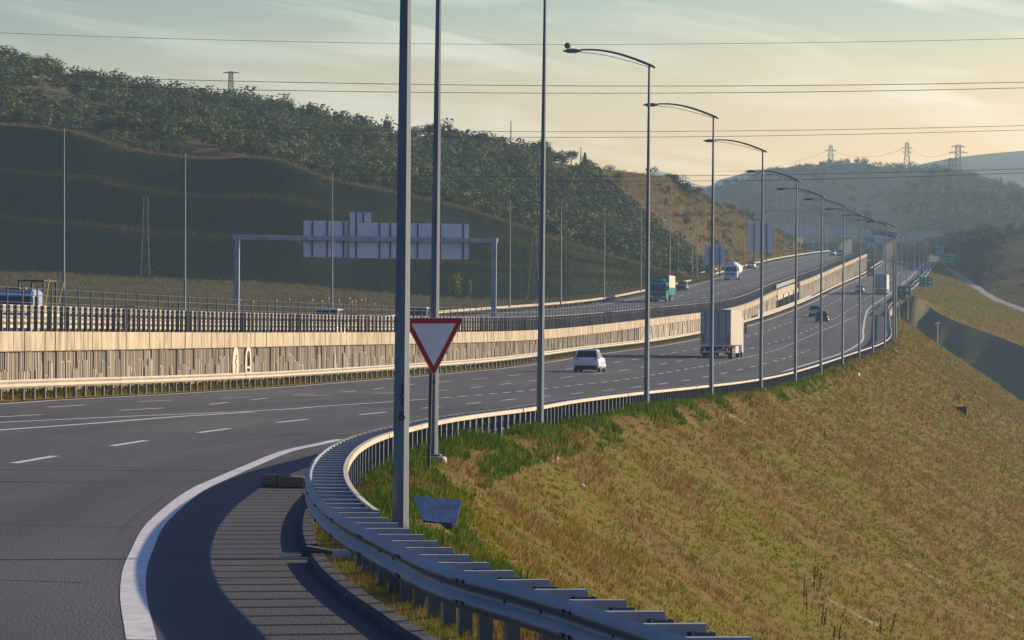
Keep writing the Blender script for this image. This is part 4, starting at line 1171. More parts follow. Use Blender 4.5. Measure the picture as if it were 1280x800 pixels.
def car(label, paint, kind, loc, heading, group='cars on the motorway', cat='car'):
    r = empty({'hatch': 'car', 'suv': 'car', 'sedan': 'car', 'van': 'van'}[kind], loc, heading, label, cat, group)
    P = {'hatch': dict(L=4.2, W=1.80, H=1.50, belt=.98, hood=.86, rb=-1.98, rt=-1.55, ft=.30, fb=1.15, tail=.98),
         'suv': dict(L=4.5, W=1.86, H=1.68, belt=1.08, hood=.98, rb=-2.14, rt=-1.82, ft=.25, fb=1.1, tail=1.06),
         'sedan': dict(L=4.6, W=1.80, H=1.46, belt=.95, hood=.86, rb=-1.65, rt=-.95, ft=.25, fb=1.1, tail=.98),
         'van': dict(L=4.9, W=1.92, H=2.05, belt=1.15, hood=1.05, rb=-2.36, rt=-2.25, ft=1.0, fb=1.75, tail=1.15)}[kind]
    L2, w = P['L'] / 2, P['W'] / 2
    st = [(-L2, .82, .42, P['tail'] - .22), (-L2 + .06, .93, .34, P['tail'] - .03), (-L2 + .30, .985, .24, P['tail']), (-1.3, 1, .2, P['belt']), (.2, 1, .2, P['belt'] - .01), (1.1, .995, .2, P['belt'] - .06),
          (L2 - .45, .95, .22, P['hood'] - .06), (L2 - .12, .86, .28, P['hood'] - .18), (L2, .72, .40, P['hood'] - .36)]
    b = MB(); b.smooth = True
    rings = []
    for y, k, z0, z1 in st:
        a = w * k
        rings.append([(-a * .9, y, z0), (-a, y, z0 + (z1 - z0) * .22), (-a * 1.0, y, z0 + (z1 - z0) * .62), (-a * .955, y, z1 - .02), (-a * .8, y, z1 + .015), (0, y, z1 + .03),
                      (a * .8, y, z1 + .015), (a * .955, y, z1 - .02), (a, y, z0 + (z1 - z0) * .62), (a, y, z0 + (z1 - z0) * .22), (a * .9, y, z0)])
    b.loft(rings, True, True)
    b.smooth = False
    bw, rw = w * .93, w * .74 if kind != 'van' else w * .86
    zb = P['belt'] - .03
    B = [(-bw * .95, P['rb'], zb), (bw * .95, P['rb'], zb), (bw, 0, zb), (bw * .9, P['fb'], zb - .04), (-bw * .9, P['fb'], zb - .04), (-bw, 0, zb)]
    Hh = P['H']
    m_ = (P['rt'] + P['ft']) / 2
    T = [(-rw, P['rt'], Hh - .07), (rw, P['rt'], Hh - .07), (rw * 1.04, m_, Hh - .03), (rw * .95, P['ft'], Hh - .08), (-rw * .95, P['ft'], Hh - .08), (-rw * 1.04, m_, Hh - .03)]
    b.loft([B, T], True, False)
    b.loft([T, [(x * .82, y * .96 + m_ * .04, Hh) for x, y, _ in T]], True, False)
    n0 = len(b.v) - 6
    b.face([n0 + k for k in range(6)])
    body = b.build('body', M[paint], r)
    panel('rear_window', [B[0], B[1], T[1], T[0]], 'glass', r, .012, .09)
    panel('windscreen', [B[3], B[4], T[4], T[3]], 'glass', r, .012, .07)
    panel('side_window', [B[1], B[2], T[2], T[1]], 'glass', r, .012, .09); panel('side_window', [B[5], B[0], T[0], T[5]], 'glass', r, .012, .09)
    panel('side_window', [B[2], B[3], T[3], T[2]], 'glass', r, .012, .09); panel('side_window', [B[4], B[5], T[5], T[4]], 'glass', r, .012, .09)
    for s in (-1, 1):
        t = MB(); zt = P['tail']
        t.loft([[(s * w * .50, -L2 - .005, zt - .26), (s * w * .93, -L2 + .07, zt - .22), (s * w * 1.0, -L2 + .30, zt - .10), (s * w * .97, -L2 + .30, zt - .0), (s * w * .93, -L2 + .05, zt - .02), (s * w * .55, -L2 - .005, zt - .12)],
                [(s * w * .50, -L2 + .1, zt - .26), (s * w * .9, -L2 + .17, zt - .22), (s * w * .9, -L2 + .36, zt - .10), (s * w * .9, -L2 + .36, zt - .0), (s * w * .9, -L2 + .15, zt - .02), (s * w * .55, -L2 + .1, zt - .12)]], True, True)
        t.build('tail_light', M['lens_red'], r)
        t = MB(); zh = P['hood']
        t.loft([[(s * w * .5, L2 - .02, zh - .40), (s * w * .84, L2 - .10, zh - .36), (s * w * .90, L2 - .22, zh - .2), (s * w * .55, L2 - .05, zh - .26)], [(s * w * .5, L2 - .16, zh - .40), (s * w * .8, L2 - .25, zh - .36), (s * w * .8, L2 - .35, zh - .2), (s * w * .55, L2 - .2, zh - .26)]], True, True)
        t.build('headlight', M['lens_white'], r)
        t = MB(); t.bbox(s * w + (0 if s > 0 else -.17), s * w + (.17 if s > 0 else 0), .68, .78, P['belt'] - .03, P['belt'] + .12, .02); t.build('mirror', M[paint if paint != 'carwhite' else 'cardark'], r)
        for y in (-L2 + .82, L2 - .86): wheel(r, s * (w - .11), y, .33, .21)
    t = MB(); t.bbox(-w * .80, w * .80, -L2 - .03, -L2 + .25, .22, .43, .03); t.build('rear_bumper', M['black'], r)
    t = MB(); t.bbox(-w * .70, w * .70, L2 - .2, L2 + .02, .22, .36, .03); t.build('front_bumper', M['black'], r)
    t = MB(); t.box(-.26, .26, -L2 - .035, -L2 + .02, P['tail'] - .44, P['tail'] - .33); t.build('number_plate', M['plate'], r)
    t = MB(); t.box(-.4, .4, L2 - .1, L2 + .015, P['hood'] - .42, P['hood'] - .32); t.build('grille', M['black'], r)
    t = MB(); t.box(-w * .84, w * .84, -L2 + .3, L2 - .35, .14, .26); t.build('underbody', M['black'], r)
    return r
def road_place(px, py, fn, back=0.0):
    p = hit(px, py, fn)
    return p
def heading(fx, D, rev=False):
    a = math.atan2(-(fx(D + 8) - fx(D - 8)), 16)
    return a + (math.pi if rev else 0)

# lower carriageway, driving away
hw = lambda D: (XL(D) + XR(D)) / 2
def lower_car(px, py, lab, paint, kind, Dforce=None):
    if Dforce:
        D = Dforce; x = ray(px, py)[0] * D; p = Vector((x, D, road_z(x, D)))
    else:
        p = hit(px, py, road_z)
    h = heading(XL, p.y)
    half = 2.1
    car(lab, paint, kind, (p.x - math.sin(h) * half, p.y + math.cos(h) * half, road_z(p.x, p.y + half) + .005), h)
    print(lab, round(p.y))
lower_car(732.5, 465.5, 'white hatchback seen from behind, nearest car on the lower road', 'carwhite', 'hatch')
lower_car(1018.5, 396.5, 'pale silver car just ahead of a dark car, behind a lamp post', 'carsilver', 'suv')
lower_car(1027, 403, 'dark car with pale roof, just behind the silver car', 'cardark', 'hatch')
lower_car(1074, 366, 'white and dark small car to the left of the far lorry', 'carwhite', 'hatch')
lower_car(1088, 345.5, 'dark blue car at the left rail, ahead of the far lorry', 'carblue', 'van')
lower_car(1117.5, 321.5, 'white van at the crest of the lower road', 'carwhite', 'van', 1500)
lower_car(1124, 326.5, 'pale car just below the crest of the lower road', 'carsilver', 'sedan', 1420)

def lorry(label, loc, h, skin='vanbox'):
    """box semi-trailer with tractor; origin under the rear doors"""
    r = empty('lorry', loc, h, label, 'lorry', 'lorries on the lower road')
    W2 = 1.275
    b = MB(); b.bbox(-W2, W2, .04, 13.6, 1.12, 3.98, .04); b.build('trailer_box', M[skin], r)
    b = MB()
    for k in range(1, 14): b.box(W2 + .001, W2 + .012, k * .97, k * .97 + .03, 1.2, 3.9)
    for k in range(1, 14): b.box(-W2 - .012, -W2 - .001, k * .97, k * .97 + .03, 1.2, 3.9)
    b.build('side_ribs', M[skin], r)
    b = MB(); b.bbox(-W2 - .02, W2 + .02, -.02, 13.6, 3.985, 4.05, .02); b.build('roof_edge', M['vandoor'], r)
    for s in (-1, 1):
        b = MB(); x0, x1 = sorted((s * .02, s * (W2 - .06))); b.box(x0, x1, -.02, .035, 1.2, 3.9)
        d = b.build('rear_door', M['vandoor'], r)
        b = MB()
        for xx in (.25, .85): b.tube([(s * xx, -.045, 1.2), (s * xx, -.045, 3.88)], .022, 6)
        b.box(s * .55 - .2, s * .55 + .2, -.05, -.021, 1.55, 1.6)
        b.build('locking_bar', M['galv_dark'], d)
        b = MB(); b.box(s * 1.05 - .11, s * 1.05 + .11, -.035, -.021, 1.35, 2.05); b.build('marker_board', M['orange'], d)
        b = MB(); b.bbox(s * 1.0 - .2, s * 1.0 + .2, -.06, .05, .84, 1.0, .02); b.build('tail_light', M['lens_red'], r)
        for y in (2.6, 3.9, 5.2): wheel(r, s * 1.06, y, .50, .36, 'galv_dark')
        for y in (12.2, 15.8): wheel(r, s * 1.04, y, .51, .34, 'galv_dark')
        b = MB(); b.box(s * 1.2 - .015, s * 1.2 + .015, 6.4, 10.6, .45, 1.05); b.build('side_guard', M['galv'], r)
        b = MB(); b.bbox(s * 1.42 - .1, s * 1.42 + .1, 16.3, 16.45, 2.1, 2.9, .03); b.box(s * 1.25 - .1, s * 1.25 + .1, 16.34, 16.4, 2.75, 2.8); b.build('mirror', M['dark'], r)
        b = MB(); b.box(s * 1.0 - .3, s * 1.0 + .3, .9, .93, .35, .95); b.build('mud_flap', M['black'], r)
    b = MB(); b.bbox(-1.2, 1.2, -.03, .1, 1.0, 1.13, .02); b.bbox(-1.15, 1.15, .1, .22, .5, .62, .02); b.box(-1.0, -.85, .12, .2, .6, 1.0); b.box(.85, 1.0, .12, .2, .6, 1.0); b.build('bumper_bar', M['white'], r)
    b = MB(); b.box(-.35, .35, -.05, -.031, 1.02, 1.1); b.build('number_plate', M['plate'], r)
    b = MB(); b.box(-.55, .55, .2, 14.5, .82, 1.1); b.build('chassis', M['dark'], r)
    b = MB(); b.loft([[(-1.22, 14.3, .55), (1.22, 14.3, .55), (1.22, 14.3, 3.5), (-1.22, 14.3, 3.5)], [(-1.24, 16.3, .45), (1.24, 16.3, .45), (1.24, 16.3, 3.5), (-1.24, 16.3, 3.5)], [(-1.2, 16.65, .45), (1.2, 16.65, .45), (1.2, 16.45, 3.1), (-1.2, 16.45, 3.1)]], True, True)
    b.build('cab', M['carwhite'], r)
    return r
p = hit(903.5, 448.5, road_z)
lorry('large grey box lorry seen from behind, nearest lorry on the lower road', (p.x - .6, p.y, road_z(p.x, p.y) + .01), heading(XL, p.y) - R(1.0))
p = hit(1100.5, 368.5, road_z)
lorry('far white box lorry seen from behind, left of the green speed sign', (p.x, p.y, road_z(p.x, p.y) + .01), heading(XL, p.y) - R(.3), 'white')

# upper carriageway, coming towards the camera
def upper_at(px, D):
    return Vector((ray(px, 380)[0] * D, D, upper_z(0, D) + .01))
uh = lambda D: heading(XW, D, True)
car('dark car with pale roof on the upper road behind the green truck', 'cardark', 'sedan', upper_at(853, 735), uh(735), 'cars on the upper road')
car('white car following the tanker truck on the upper road', 'carwhite', 'suv', upper_at(939, 985), uh(985), 'cars on the upper road')
car('dark and white car at the far end of the upper road', 'carwhite', 'suv', upper_at(1040, 1290), uh(1290), 'cars on the upper road')
car('pale blue car at the far right end of the upper road', 'carsilver', 'suv', upper_at(1050.5, 1270), uh(1270), 'cars on the upper road')
car('white van half hidden by the steel barrier below the gantry', 'carwhite', 'van', upper_at(411, 318), uh(318) + R(3), 'cars on the upper road', 'van')
car('white van behind the barrier between the two nearest lamp posts', 'carwhite', 'van', upper_at(525, 400), uh(400), 'cars on the upper road', 'van')

def truck_front(label, loc, h, paint, cargo, kind):
    """lorry seen from the front; origin under the front bumper, +Y ahead"""
    r = empty('truck', loc, h, label, 'truck', 'trucks on the upper road')
    W2 = 1.25
    b = MB()
    def ring(y, z0, z1, w): return [(-w, y, z0 + .1), (-w + .1, y, z0), (w - .1, y, z0), (w, y, z0 + .1), (w, y, z1 - .15), (w - .15, y, z1), (-w + .15, y, z1), (-w, y, z1 - .15)]
    b.loft([ring(-2.1, .6, 2.9, W2 - .02), ring(-.35, .5, 2.9, W2), ring(-.12, .45, 2.6, W2 - .02), ring(0, .42, 1.75, W2 - .05)], True, True)
    cab = b.build('cab', M[paint], r)
    b = MB(); b.loft([[(-1.08, -.03, 1.66), (1.08, -.03, 1.66), (1.05, -.16, 2.5), (-1.05, -.16, 2.5)], [(-1.08, .035, 1.66), (1.08, .035, 1.66), (1.05, -.075, 2.5), (-1.05, -.075, 2.5)]], True, True)
    b.build('windscreen', M['glass'], cab)
    for s in (-1, 1):
        b = MB(); x0, x1 = sorted((s * (W2 - .03), s * (W2 + .008))); b.box(x0, x1, -1.2, -.45, 1.7, 2.4); b.build('side_window', M['glass'], cab)
        b = MB(); b.bbox(s * .85 - .2, s * .85 + .2, -.02, .05, .68, .88, .02); b.build('headlight', M['lens_white'], cab)
        b = MB(); b.bbox(s * 1.42 - .1, s * 1.42 + .1, -.3, -.15, 1.75, 2.5, .03); b.build('mirror', M['dark'], cab)
        for y in ((-1.2, -5.6, -6.9) if kind != 'light' else (-1.2, -4.8)): wheel(r, s * 1.05, y, .5, .32, 'galv_dark')
    b = MB(); b.box(-.8, .8, .0, .03, .98, 1.32); b.build('grille', M['dark'], cab)
    b = MB(); b.bbox(-1.2, 1.2, -.1, .1, .38, .62, .04); b.build('bumper', M[paint], cab)
    b = MB(); b.box(-.3, .3, .101, .11, .45, .56); b.build('number_plate', M['plate'], cab)
    b = MB(); b.box(-.5, .5, -7.6 if kind != 'light' else -5.6, -.4, .6, .95); b.build('chassis', M['dark'], r)
    if kind == 'box':
        b = MB(); b.bbox(-.95, .95, -1.6, -.5, 2.91, 3.35, .2); b.build('roof_fairing', M[paint], cab)
        b = MB(); b.bbox(-1.28, 1.28, -9.6, -2.45, 1.1, 3.95, .06); cg = b.build('cargo_body', M['tarp'], r)
        b = MB(); b.box(-1.292, -1.281, -9.5, -2.55, 2.2, 3.88); b.build('sunlit_tarp_side', M['tarplit'], cg)
        b = MB(); b.box(-1.30, -1.281, -9.5, -2.55, 1.12, 2.2); b.box(1.281, 1.30, -9.5, -2.55, 1.12, 2.2); b.build('drop_side', M['teal'], cg)
    elif kind == 'tank':
        b = MB(); b.smooth = True
        n = 20
        b.loft([[(1.2 * s_ * math.cos(2 * math.pi * k / n), y, 2.25 + 1.05 * s_ * math.sin(2 * math.pi * k / n)) for k in range(n)] for y, s_ in ((-10.2, .6), (-10.05, .9), (-9.7, 1), (-2.9, 1), (-2.6, .9), (-2.45, .6))], True, True)
        t = b.build('tank', M['white'], r)
        b = MB(); b.box(-.5, .5, -9, -3.4, 3.28, 3.42)
        for y in (-4, -6, -8): b.tube([(0, y, 3.4), (0, y, 3.55)], .3, 12)
        b.build('catwalk', M['galv'], t)
        b = MB(); b.bbox(-1.0, 1.0, -1.7, -.5, 2.91, 3.4, .25); b.build('roof_fairing', M[paint], cab)
        b = MB(); b.tube([(-.6, -.6, 3.5), (-.6, -.6, 3.62)], .09, 10); b.tube([(.6, -.6, 3.5), (.6, -.6, 3.62)], .09, 10); b.build('beacon', M['orange'], cab)
    else:
        b = MB(); b.bbox(-1.2, 1.2, -5.8, -2.3, .95, 1.12, .03)
        for s in (-1, 1): b.box(s * 1.18 - .03, s * 1.18 + .03, -5.8, -2.3, 1.12, 1.55)
        b.build('flatbed', M['carwhite'], r)
        b = MB()
        for x, y, l, t in ((-1.1, -2.6, 0, 0), (.4, -2.6, 0, 0), (-1.1, -5.2, 0, 0), (.4, -5.2, 0, 0)): b.box(x - .05, x + .05, y - .05, y + .05, 1.1, 3.5)
        b.box(-1.15, .45, -2.65, -2.55, 3.4, 3.5); b.box(-1.15, .45, -5.25, -5.15, 3.4, 3.5); b.box(-1.15, -1.05, -5.2, -2.6, 3.42, 3.5); b.box(.35, .45, -5.2, -2.6, 3.42, 3.5)
        b.build('load_rack', M['dark'], r)
        b = MB(); b.tube([(-1.2, -2.2, 1.1), (-1.55, -2.3, 3.6)], .06, 6); b.tube([(-1.2, -4.6, 1.1), (-1.75, -4.6, 3.4)], .06, 6); b.build('yellow_stanchion', M['yellow'], r)
        b = MB(); b.tube([(-.5, -.9, 2.9), (-.5, -.9, 3.05)], .12, 10); b.bbox(-.25, .7, -1.05, -.75, 2.91, 3.02, .03); b.build('beacon', M['orange'], cab)
    return r
p = upper_at(822.5, 655); truck_front('teal green truck with a grey covered load, coming along the upper road', (p.x, p.y, p.z), uh(655) + R(-3), 'teal', None, 'box')
p = upper_at(913, 850); truck_front('white tanker truck coming along the upper road', (p.x, p.y, p.z), uh(850) + R(-3), 'carwhite', None, 'tank')
p = upper_at(15, 268); truck_front('white flatbed truck with black load rack behind the barrier at the left edge', (p.x, p.y, p.z), uh(268) + R(-4), 'cabshade', None, 'light')

# ------------------------------------------------------------ cables, pylons, masts
def cable(pts, D, rad, lab, cat='cable'):
    P = [at(x, y, D) for x, y in pts]
    a = (P[1] - P[0]); c = (P[-1] - P[-2])
    P = [P[0] - a.normalized() * 160 + Vector((0, 0, 9))] + P + [P[-1] + c.normalized() * 160 + Vector((0, 0, 9))]
    f = table([(p.x, p.z) for p in P])
    b = MB(); b.tube([(x, D, f(x)) for x in np.linspace(P[0].x, P[-1].x, 70)], rad, 5)
    return b.build('power_cable', M['wire'], None, label=lab, cat=cat, group='power cables across the sky')
cable([(0, 41), (300, 50.5), (640, 55.5), (900, 54.5), (1280, 48)], 430, .020, 'topmost thin cable across the sky, carrying the marker ball')
cable([(0, 93), (400, 103.5), (780, 107.5), (1280, 102.7)], 440, .030, 'upper cable of the pair above the wooded hill')
cable([(0, 104.5), (400, 113.8), (780, 116.5), (1280, 109.8)], 446, .030, 'lower cable of the pair above the wooded hill')
cable([(0, 150), (400, 162), (780, 164.5), (1280, 157)], 440, .024, 'upper cable of the pair at mid height in the sky')
cable([(0, 157), (400, 169), (780, 171.5), (1280, 162.5)], 446, .024, 'lower cable of the pair at mid height in the sky')
cable([(0, 212), (400, 219), (680, 220.5), (960, 218.5), (1280, 211)], 440, .024, 'upper cable of the lowest pair, crossing in front of the hills')
cable([(0, 219), (400, 225.5), (680, 226.5), (960, 225.3), (1280, 216)], 446, .024, 'lowest cable, crossing in front of the hills')
p = at(709.5, 57, 430)
b = MB(); b.smooth = True
for (t0, t1, mi) in ((0, math.pi / 2, 0), (math.pi / 2, math.pi, 1)):
    b.mat = mi
    b.loft([[(.30 * math.sin(t) * math.cos(u), .30 * math.sin(t) * math.sin(u), .30 * math.cos(t)) for u in [2 * math.pi * k / 16 for k in range(16)]] for t in np.linspace(max(t0, .02), min(t1, math.pi - .02), 7)], True, True)
o = b.build('marker_ball', [M['dark'], M['ballred']], None, label='round red and dark marker ball on the topmost cable', cat='marker ball')
o.location = p
b = MB(); b.box(-.34, .34, -.04, .04, -.04, .04); b.build('clamp', M['dark'], o)

def tower(name, px, ytop, ybase, D, wb, wt, arms, lab, cat, th=.22, grp=None, m='pylon'):
    p0 = at(px, ybase, D); H = at(px, ytop, D).z - p0.z
    r = empty(name, p0, 0, lab, cat, grp)
    b = MB()
    n = 7
    lev = [H * (1 - (1 - k / n) ** 1.25) for k in range(n + 1)]
    def wd(z): 
        t = z / H
        return wb + (wt - wb) * min(1, t / .72)
    for sx in (-1, 1):
        for sy in (-1, 1):
            for a, c in zip(lev, lev[1:]):
                b.tube([(sx * wd(a) / 2, sy * wd(a) / 2, a), (sx * wd(c) / 2, sy * wd(c) / 2, c)], th * .5, 4, False)
    for a, c in zip(lev, lev[1:]):
        for sy in (-1, 1):
            for sx in (-1, 1):
                b.tube([(sx * wd(a) / 2, sy * wd(a) / 2, a), (-sx * wd(c) / 2, sy * wd(c) / 2, c)], th * .32, 3, False)
        for sx in (-1, 1):
            b.tube([(sx * wd(a) / 2, -wd(a) / 2, a), (sx * wd(c) / 2, wd(c) / 2, c)], th * .32, 3, False)
            b.tube([(sx * wd(c) / 2, -wd(c) / 2, c), (sx * wd(c) / 2, wd(c) / 2, c)], th * .3, 3, False)
        b.tube([(-wd(c) / 2, -wd(c) / 2, c), (wd(c) / 2, -wd(c) / 2, c)], th * .3, 3, False)
    b.tube([(0, 0, H * .97), (0, 0, H * 1.05)], th * .5, 4)
    b.build('lattice', M[m], r, fix=False)
    for z, L_ in arms:
        c = MB()
        z_ = H * z; w = wd(z_) / 2
        for s in (-1, 1):
            c.tube([(s * w, 0, z_), (s * L_, 0, z_ + .05 * H * .3)], th * .45, 4); c.tube([(s * w, 0, z_ + H * .05), (s * L_, 0, z_ + .05 * H * .3)], th * .35, 4)
            c.tube([(s * L_, 0, z_), (s * L_, 0, z_ - H * .035)], th * .4, 4)
        c.build('cross_arm', M[m], r, fix=False)
    return r
GP = 'pylons on the hills'
tower('pylon', 1038.3, 182, 214, 2790, 4.6, 1.9, ((.80, 3.4), (.62, 2.2)), 'left of the two pale pylons on the skyline', 'pylon', .34, GP)
tower('pylon', 1133.7, 178.5, 217, 2760, 5.0, 2.0, ((.82, 3.0), (.68, 2.6)), 'tall pylon in the middle of the hilltop skyline', 'pylon', .34, GP)
tower('pylon', 1197.5, 181.5, 226, 2580, 5.2, 2.6, ((.95, 3.6), (.78, 5.0)), 'tallest dark pylon at the right of the hilltop', 'pylon', .40, GP)
tower('pylon', 1188.5, 198, 226, 2570, 4.2, 2.2, ((.92, 3.4), (.66, 4.2)), 'short dark pylon leaning against the tallest one', 'pylon', .36, GP)
tower('pylon', 1251, 222, 240, 2560, 2.6, 1.0, ((.78, 2.2),), 'small pylon on the falling right shoulder of the hill', 'pylon', .26, GP)
tower('pylon', 855, 219, 248, 2700, 4.6, 2.0, ((.85, 3.4), (.66, 3.8)), 'faint pylon in the gap between the hills', 'pylon', .30, GP)
tower('pylon', 288.5, 89.5, 112, 905, 1.0, .75, ((.93, 1.55),), 'small T-shaped pylon on the wooded crest', 'pylon', .16, GP)
tower('lattice_mast', 181.5, 246, 345, 664, 1.25, .7, (), 'thin grey lattice mast in front of the dark cutting', 'mast', .04, 'lattice masts before the cutting')
tower('lattice_mast', 667, 292, 376, 690, 1.9, .8, (), 'faint reddish lattice mast behind the third lamp post', 'mast', .07, 'lattice masts before the cutting')
for px, y0, y1, D, lab, arm in [(355, 117.5, 126, 914, 'short telegraph pole with cross arm on the wooded crest', 1.2), (638.5, 151, 190, 968, 'lone bare pole on the crest of the wooded hill', 0), (726, 184, 211, 980, 'tall pole at the end of the trees on the crest', 0), (736, 198, 213, 984, 'shorter pole on the brown crest', 0), (714, 190, 206, 978, 'pole with cross arm among the last trees of the crest', 1.6)]:
    p0 = at(px, y1, D); H = at(px, y0, D).z - p0.z
    r = empty('telegraph_pole', p0, 0, lab, 'pole', 'poles on the crest')
    b = MB(); b.tube([(0, 0, -1), (0, 0, H)], [.16, .10], 6); b.build('shaft', M['pylon'], r)
    if arm:
        b = MB(); b.box(-arm, arm, -.07, .07, H * .88, H * .88 + .16)
        for s in (-1, 0, 1): b.tube([(s * arm * .9, 0, H * .88), (s * arm * .9, 0, H * .88 + .5)], .07, 5)
        b.build('cross_arm', M['pylon'], r)
# sagging lines between the skyline pylons
def span(a, c, sag, lab):
    A, B = Vector(a), Vector(c)
    b = MB(); b.tube([A.lerp(B, t) - Vector((0, 0, sag * 4 * t * (1 - t))) for t in np.linspace(0, 1, 24)], .07, 4)
    b.build('power_cable', M['wire'], None, label=lab, cat='cable', group='cables between the skyline pylons')
span(at(1042, 189, 2790), at(1130, 185, 2760), 4.5, 'sagging cable between the two middle skyline pylons')
span(at(1137, 185, 2760), at(1193, 186, 2580), 5.0, 'sagging cable between the hilltop pylon and the tallest one')
span(at(890, 214, 2750), at(1034, 189, 2790), 4.0, 'faint cable falling left from the skyline pylon')

# ------------------------------------------------------------ far overpass across both roads
ov = empty('overpass', (0, 0, 0), 0, 'far hazy overpass crossing both carriageways below the middle hill', 'bridge')
A, B = at(860, 281, 1930), at(1420, 305.5, 1700)
def ovp(t): return A.lerp(B, t)
ang = math.atan2((B - A).y, (B - A).x); Lg = (B - A).length; tilt = math.atan2(B.z - A.z, math.hypot(B.x - A.x, B.y - A.y))
Mo = Matrix.Translation(A) @ Matrix.Rotation(ang, 4, 'Z') @ Matrix.Rotation(-tilt, 4, 'Y')
b = MB(); b.box(0, Lg, 0, 9, -2.2, 0, Mo); b.build('deck', M['conc_pale'], ov)
b = MB(); b.box(0, Lg, -.25, -.001, -.5, .9, Mo); b.build('edge_beam', M['conc_pale'], ov)
b = MB()
for k in range(90): b.box(k * Lg / 90, k * Lg / 90 + .12, -.2, -.08, .9, 1.9, Mo)
b.box(0, Lg, -.2, -.1, 1.8, 1.95, Mo); b.box(0, Lg, -.19, -.11, 1.35, 1.45, Mo); b.build('railing', M['galv'], ov)
for t in (.12, .245, .36, .46, .56, .66):
    p = ovp(t); b = MB(); b.bbox(-.8, .8, 1.5, 7.5, -18, -2.2, .1, Matrix.Translation(p) @ Matrix.Rotation(ang, 4, 'Z')); b.build('pier', M['conc'], ov)
p = ovp(.595); b = MB(); b.bbox(-3, Lg * .4, -1.5, 10, -8, -2.25, .2, Matrix.Translation(p) @ Matrix.Rotation(ang, 4, 'Z') @ Matrix.Rotation(-tilt, 4, 'Y')); b.build('abutment', M['conc'], ov)

# ------------------------------------------------------------ vegetation
def blades(name, P, hgt, wid, col, nb, lean=.35, spread=.12, slope=(0, 0), **kw):
    """tufts at P (n,3): nb blades each, one quad a blade"""
    n = len(P)
    idx = np.repeat(np.arange(n), nb)
    m = len(idx)
    h = hgt[idx] * rng.uniform(.55, 1.15, m)
    w = wid[idx] * rng.uniform(.7, 1.3, m)
    a = rng.uniform(0, 2 * np.pi, m); rr = spread * np.sqrt(rng.uniform(0, 1, m)) * (hgt[idx] / max(1e-6, hgt.mean()))
    base = P[idx] + np.stack([np.cos(a) * rr, np.sin(a) * rr, np.full(m, -.03)], 1)
    ln = np.stack([rng.normal(0, lean, m) + slope[0], rng.normal(0, lean, m) + slope[1], np.ones(m)], 1)
    ln /= np.linalg.norm(ln, axis=1)[:, None]
    tip = base + ln * h[:, None]
    t = rng.uniform(0, np.pi, m)
    sd_ = np.stack([np.cos(t), np.sin(t) * .5, np.zeros(m)], 1) * (w / 2)[:, None]
    V = np.stack([base - sd_, base + sd_, tip + sd_ * .25, tip - sd_ * .25], 1).reshape(-1, 3)
    F_ = np.arange(4 * m).reshape(m, 4)
    cj = np.where(rng.random((m, 1)) < .3, col[rng.permutation(idx)], col[idx])
    c = np.repeat(cj * rng.uniform(.5, 1.4, (m, 1)), 4, axis=0)
    o = np_mesh(name, V, F_, M['blade'], attr=c)
    return tag(o, **kw)
DRY = np.array([[.31, .208, .060], [.235, .155, .042], [.36, .252, .09], [.275, .188, .050]])
GRN = np.array([[.19, .215, .020], [.14, .18, .018], [.27, .27, .030], [.22, .235, .026]])
DRY2 = np.array([[.21, .160, .085], [.17, .125, .062], [.25, .195, .115], [.19, .15, .075]])
FRESH = np.array([[.085, .155, .022], [.065, .12, .018], [.115, .18, .028]])
def scatter(n, d0, d1, pw, u0, u1, wedge=.125):
    out = []
    while len(out) < n:
        r = rnd.random()
        e = 1 - pw
        D = (d0 ** e + r * (d1 ** e - d0 ** e)) ** (1 / e)
        hi = min(u1, wedge * D + 1.5 - XR(D))
        if hi <= u0: continue
        u = u0 + (hi - u0) * rnd.random()
        x = XR(D) + u
        out.append((x, D, bank_z(x, D), u))
    return np.array(out)
def patch(A, sc=3.2, sd=2.0, st=.45):
    return np.array([noise.noise((a[0] / sc, a[1] * st / sc, sd)) + .5 * noise.noise((a[0] / sc * 3, a[1] * st / sc * 3, sd + 4)) for a in A])
A = scatter(90000, 30, 700, 1.25, .55, 40)
def clear_view(A):
    bx, by = bb_.location.x, bb_.location.y
    return ~((np.abs(A[:, 0] - bx * A[:, 1] / by) < .52) & (A[:, 1] > by - 4) & (A[:, 1] < by + .6))
A = A[clear_view(A)]
pn_ = patch(A)
sz = .085 + .10 * np.clip(-pn_ * 2, 0, 1) + A[:, 1] * .00036
big = patch(A, 5.5, 6.0, .10)
green = pn_ + 1.1 * big > (.0 + .15 * rng.normal(0, 1, len(A)))
col = np.where(green[:, None], GRN[rng.integers(0, 4, len(A))], DRY[rng.integers(0, 4, len(A))])
wd_ = .007 + A[:, 1] * .00016
blades('dry_grass', A[~green][:, :3], sz[~green], wd_[~green], col[~green], 7, .42, .13, (.30, -.05), kind='stuff')
blades('green_grass', A[green][:, :3], sz[green] * .75, wd_[green] * 1.2, col[green], 6, .5, .13, (.2, 0), kind='stuff')
# lush strip behind the rail and round the lamp posts
B_ = scatter(9000, 44, 480, 1.5, .62, 2.3, .2)
pb = patch(B_, 2.2, 9.0, .25)
keep = (pb > -.22)
keep &= clear_view(B_)
B_ = B_[keep]; pb = pb[keep]
hb = (.10 + .26 * np.clip(pb + .25, 0, 1)) * np.clip(1.25 - np.abs(B_[:, 3] - 1.15) * .62, .25, 1.2)
near = np.exp(-((B_[:, 1] - 98) / 14) ** 2)
hb = hb * (1 + .9 * near)
blades('weeds', B_[:, :3], hb, .014 + B_[:, 1] * .00017, FRESH[rng.integers(0, 3, len(B_))], 9, .30, .16, (.05, 0), kind='stuff')
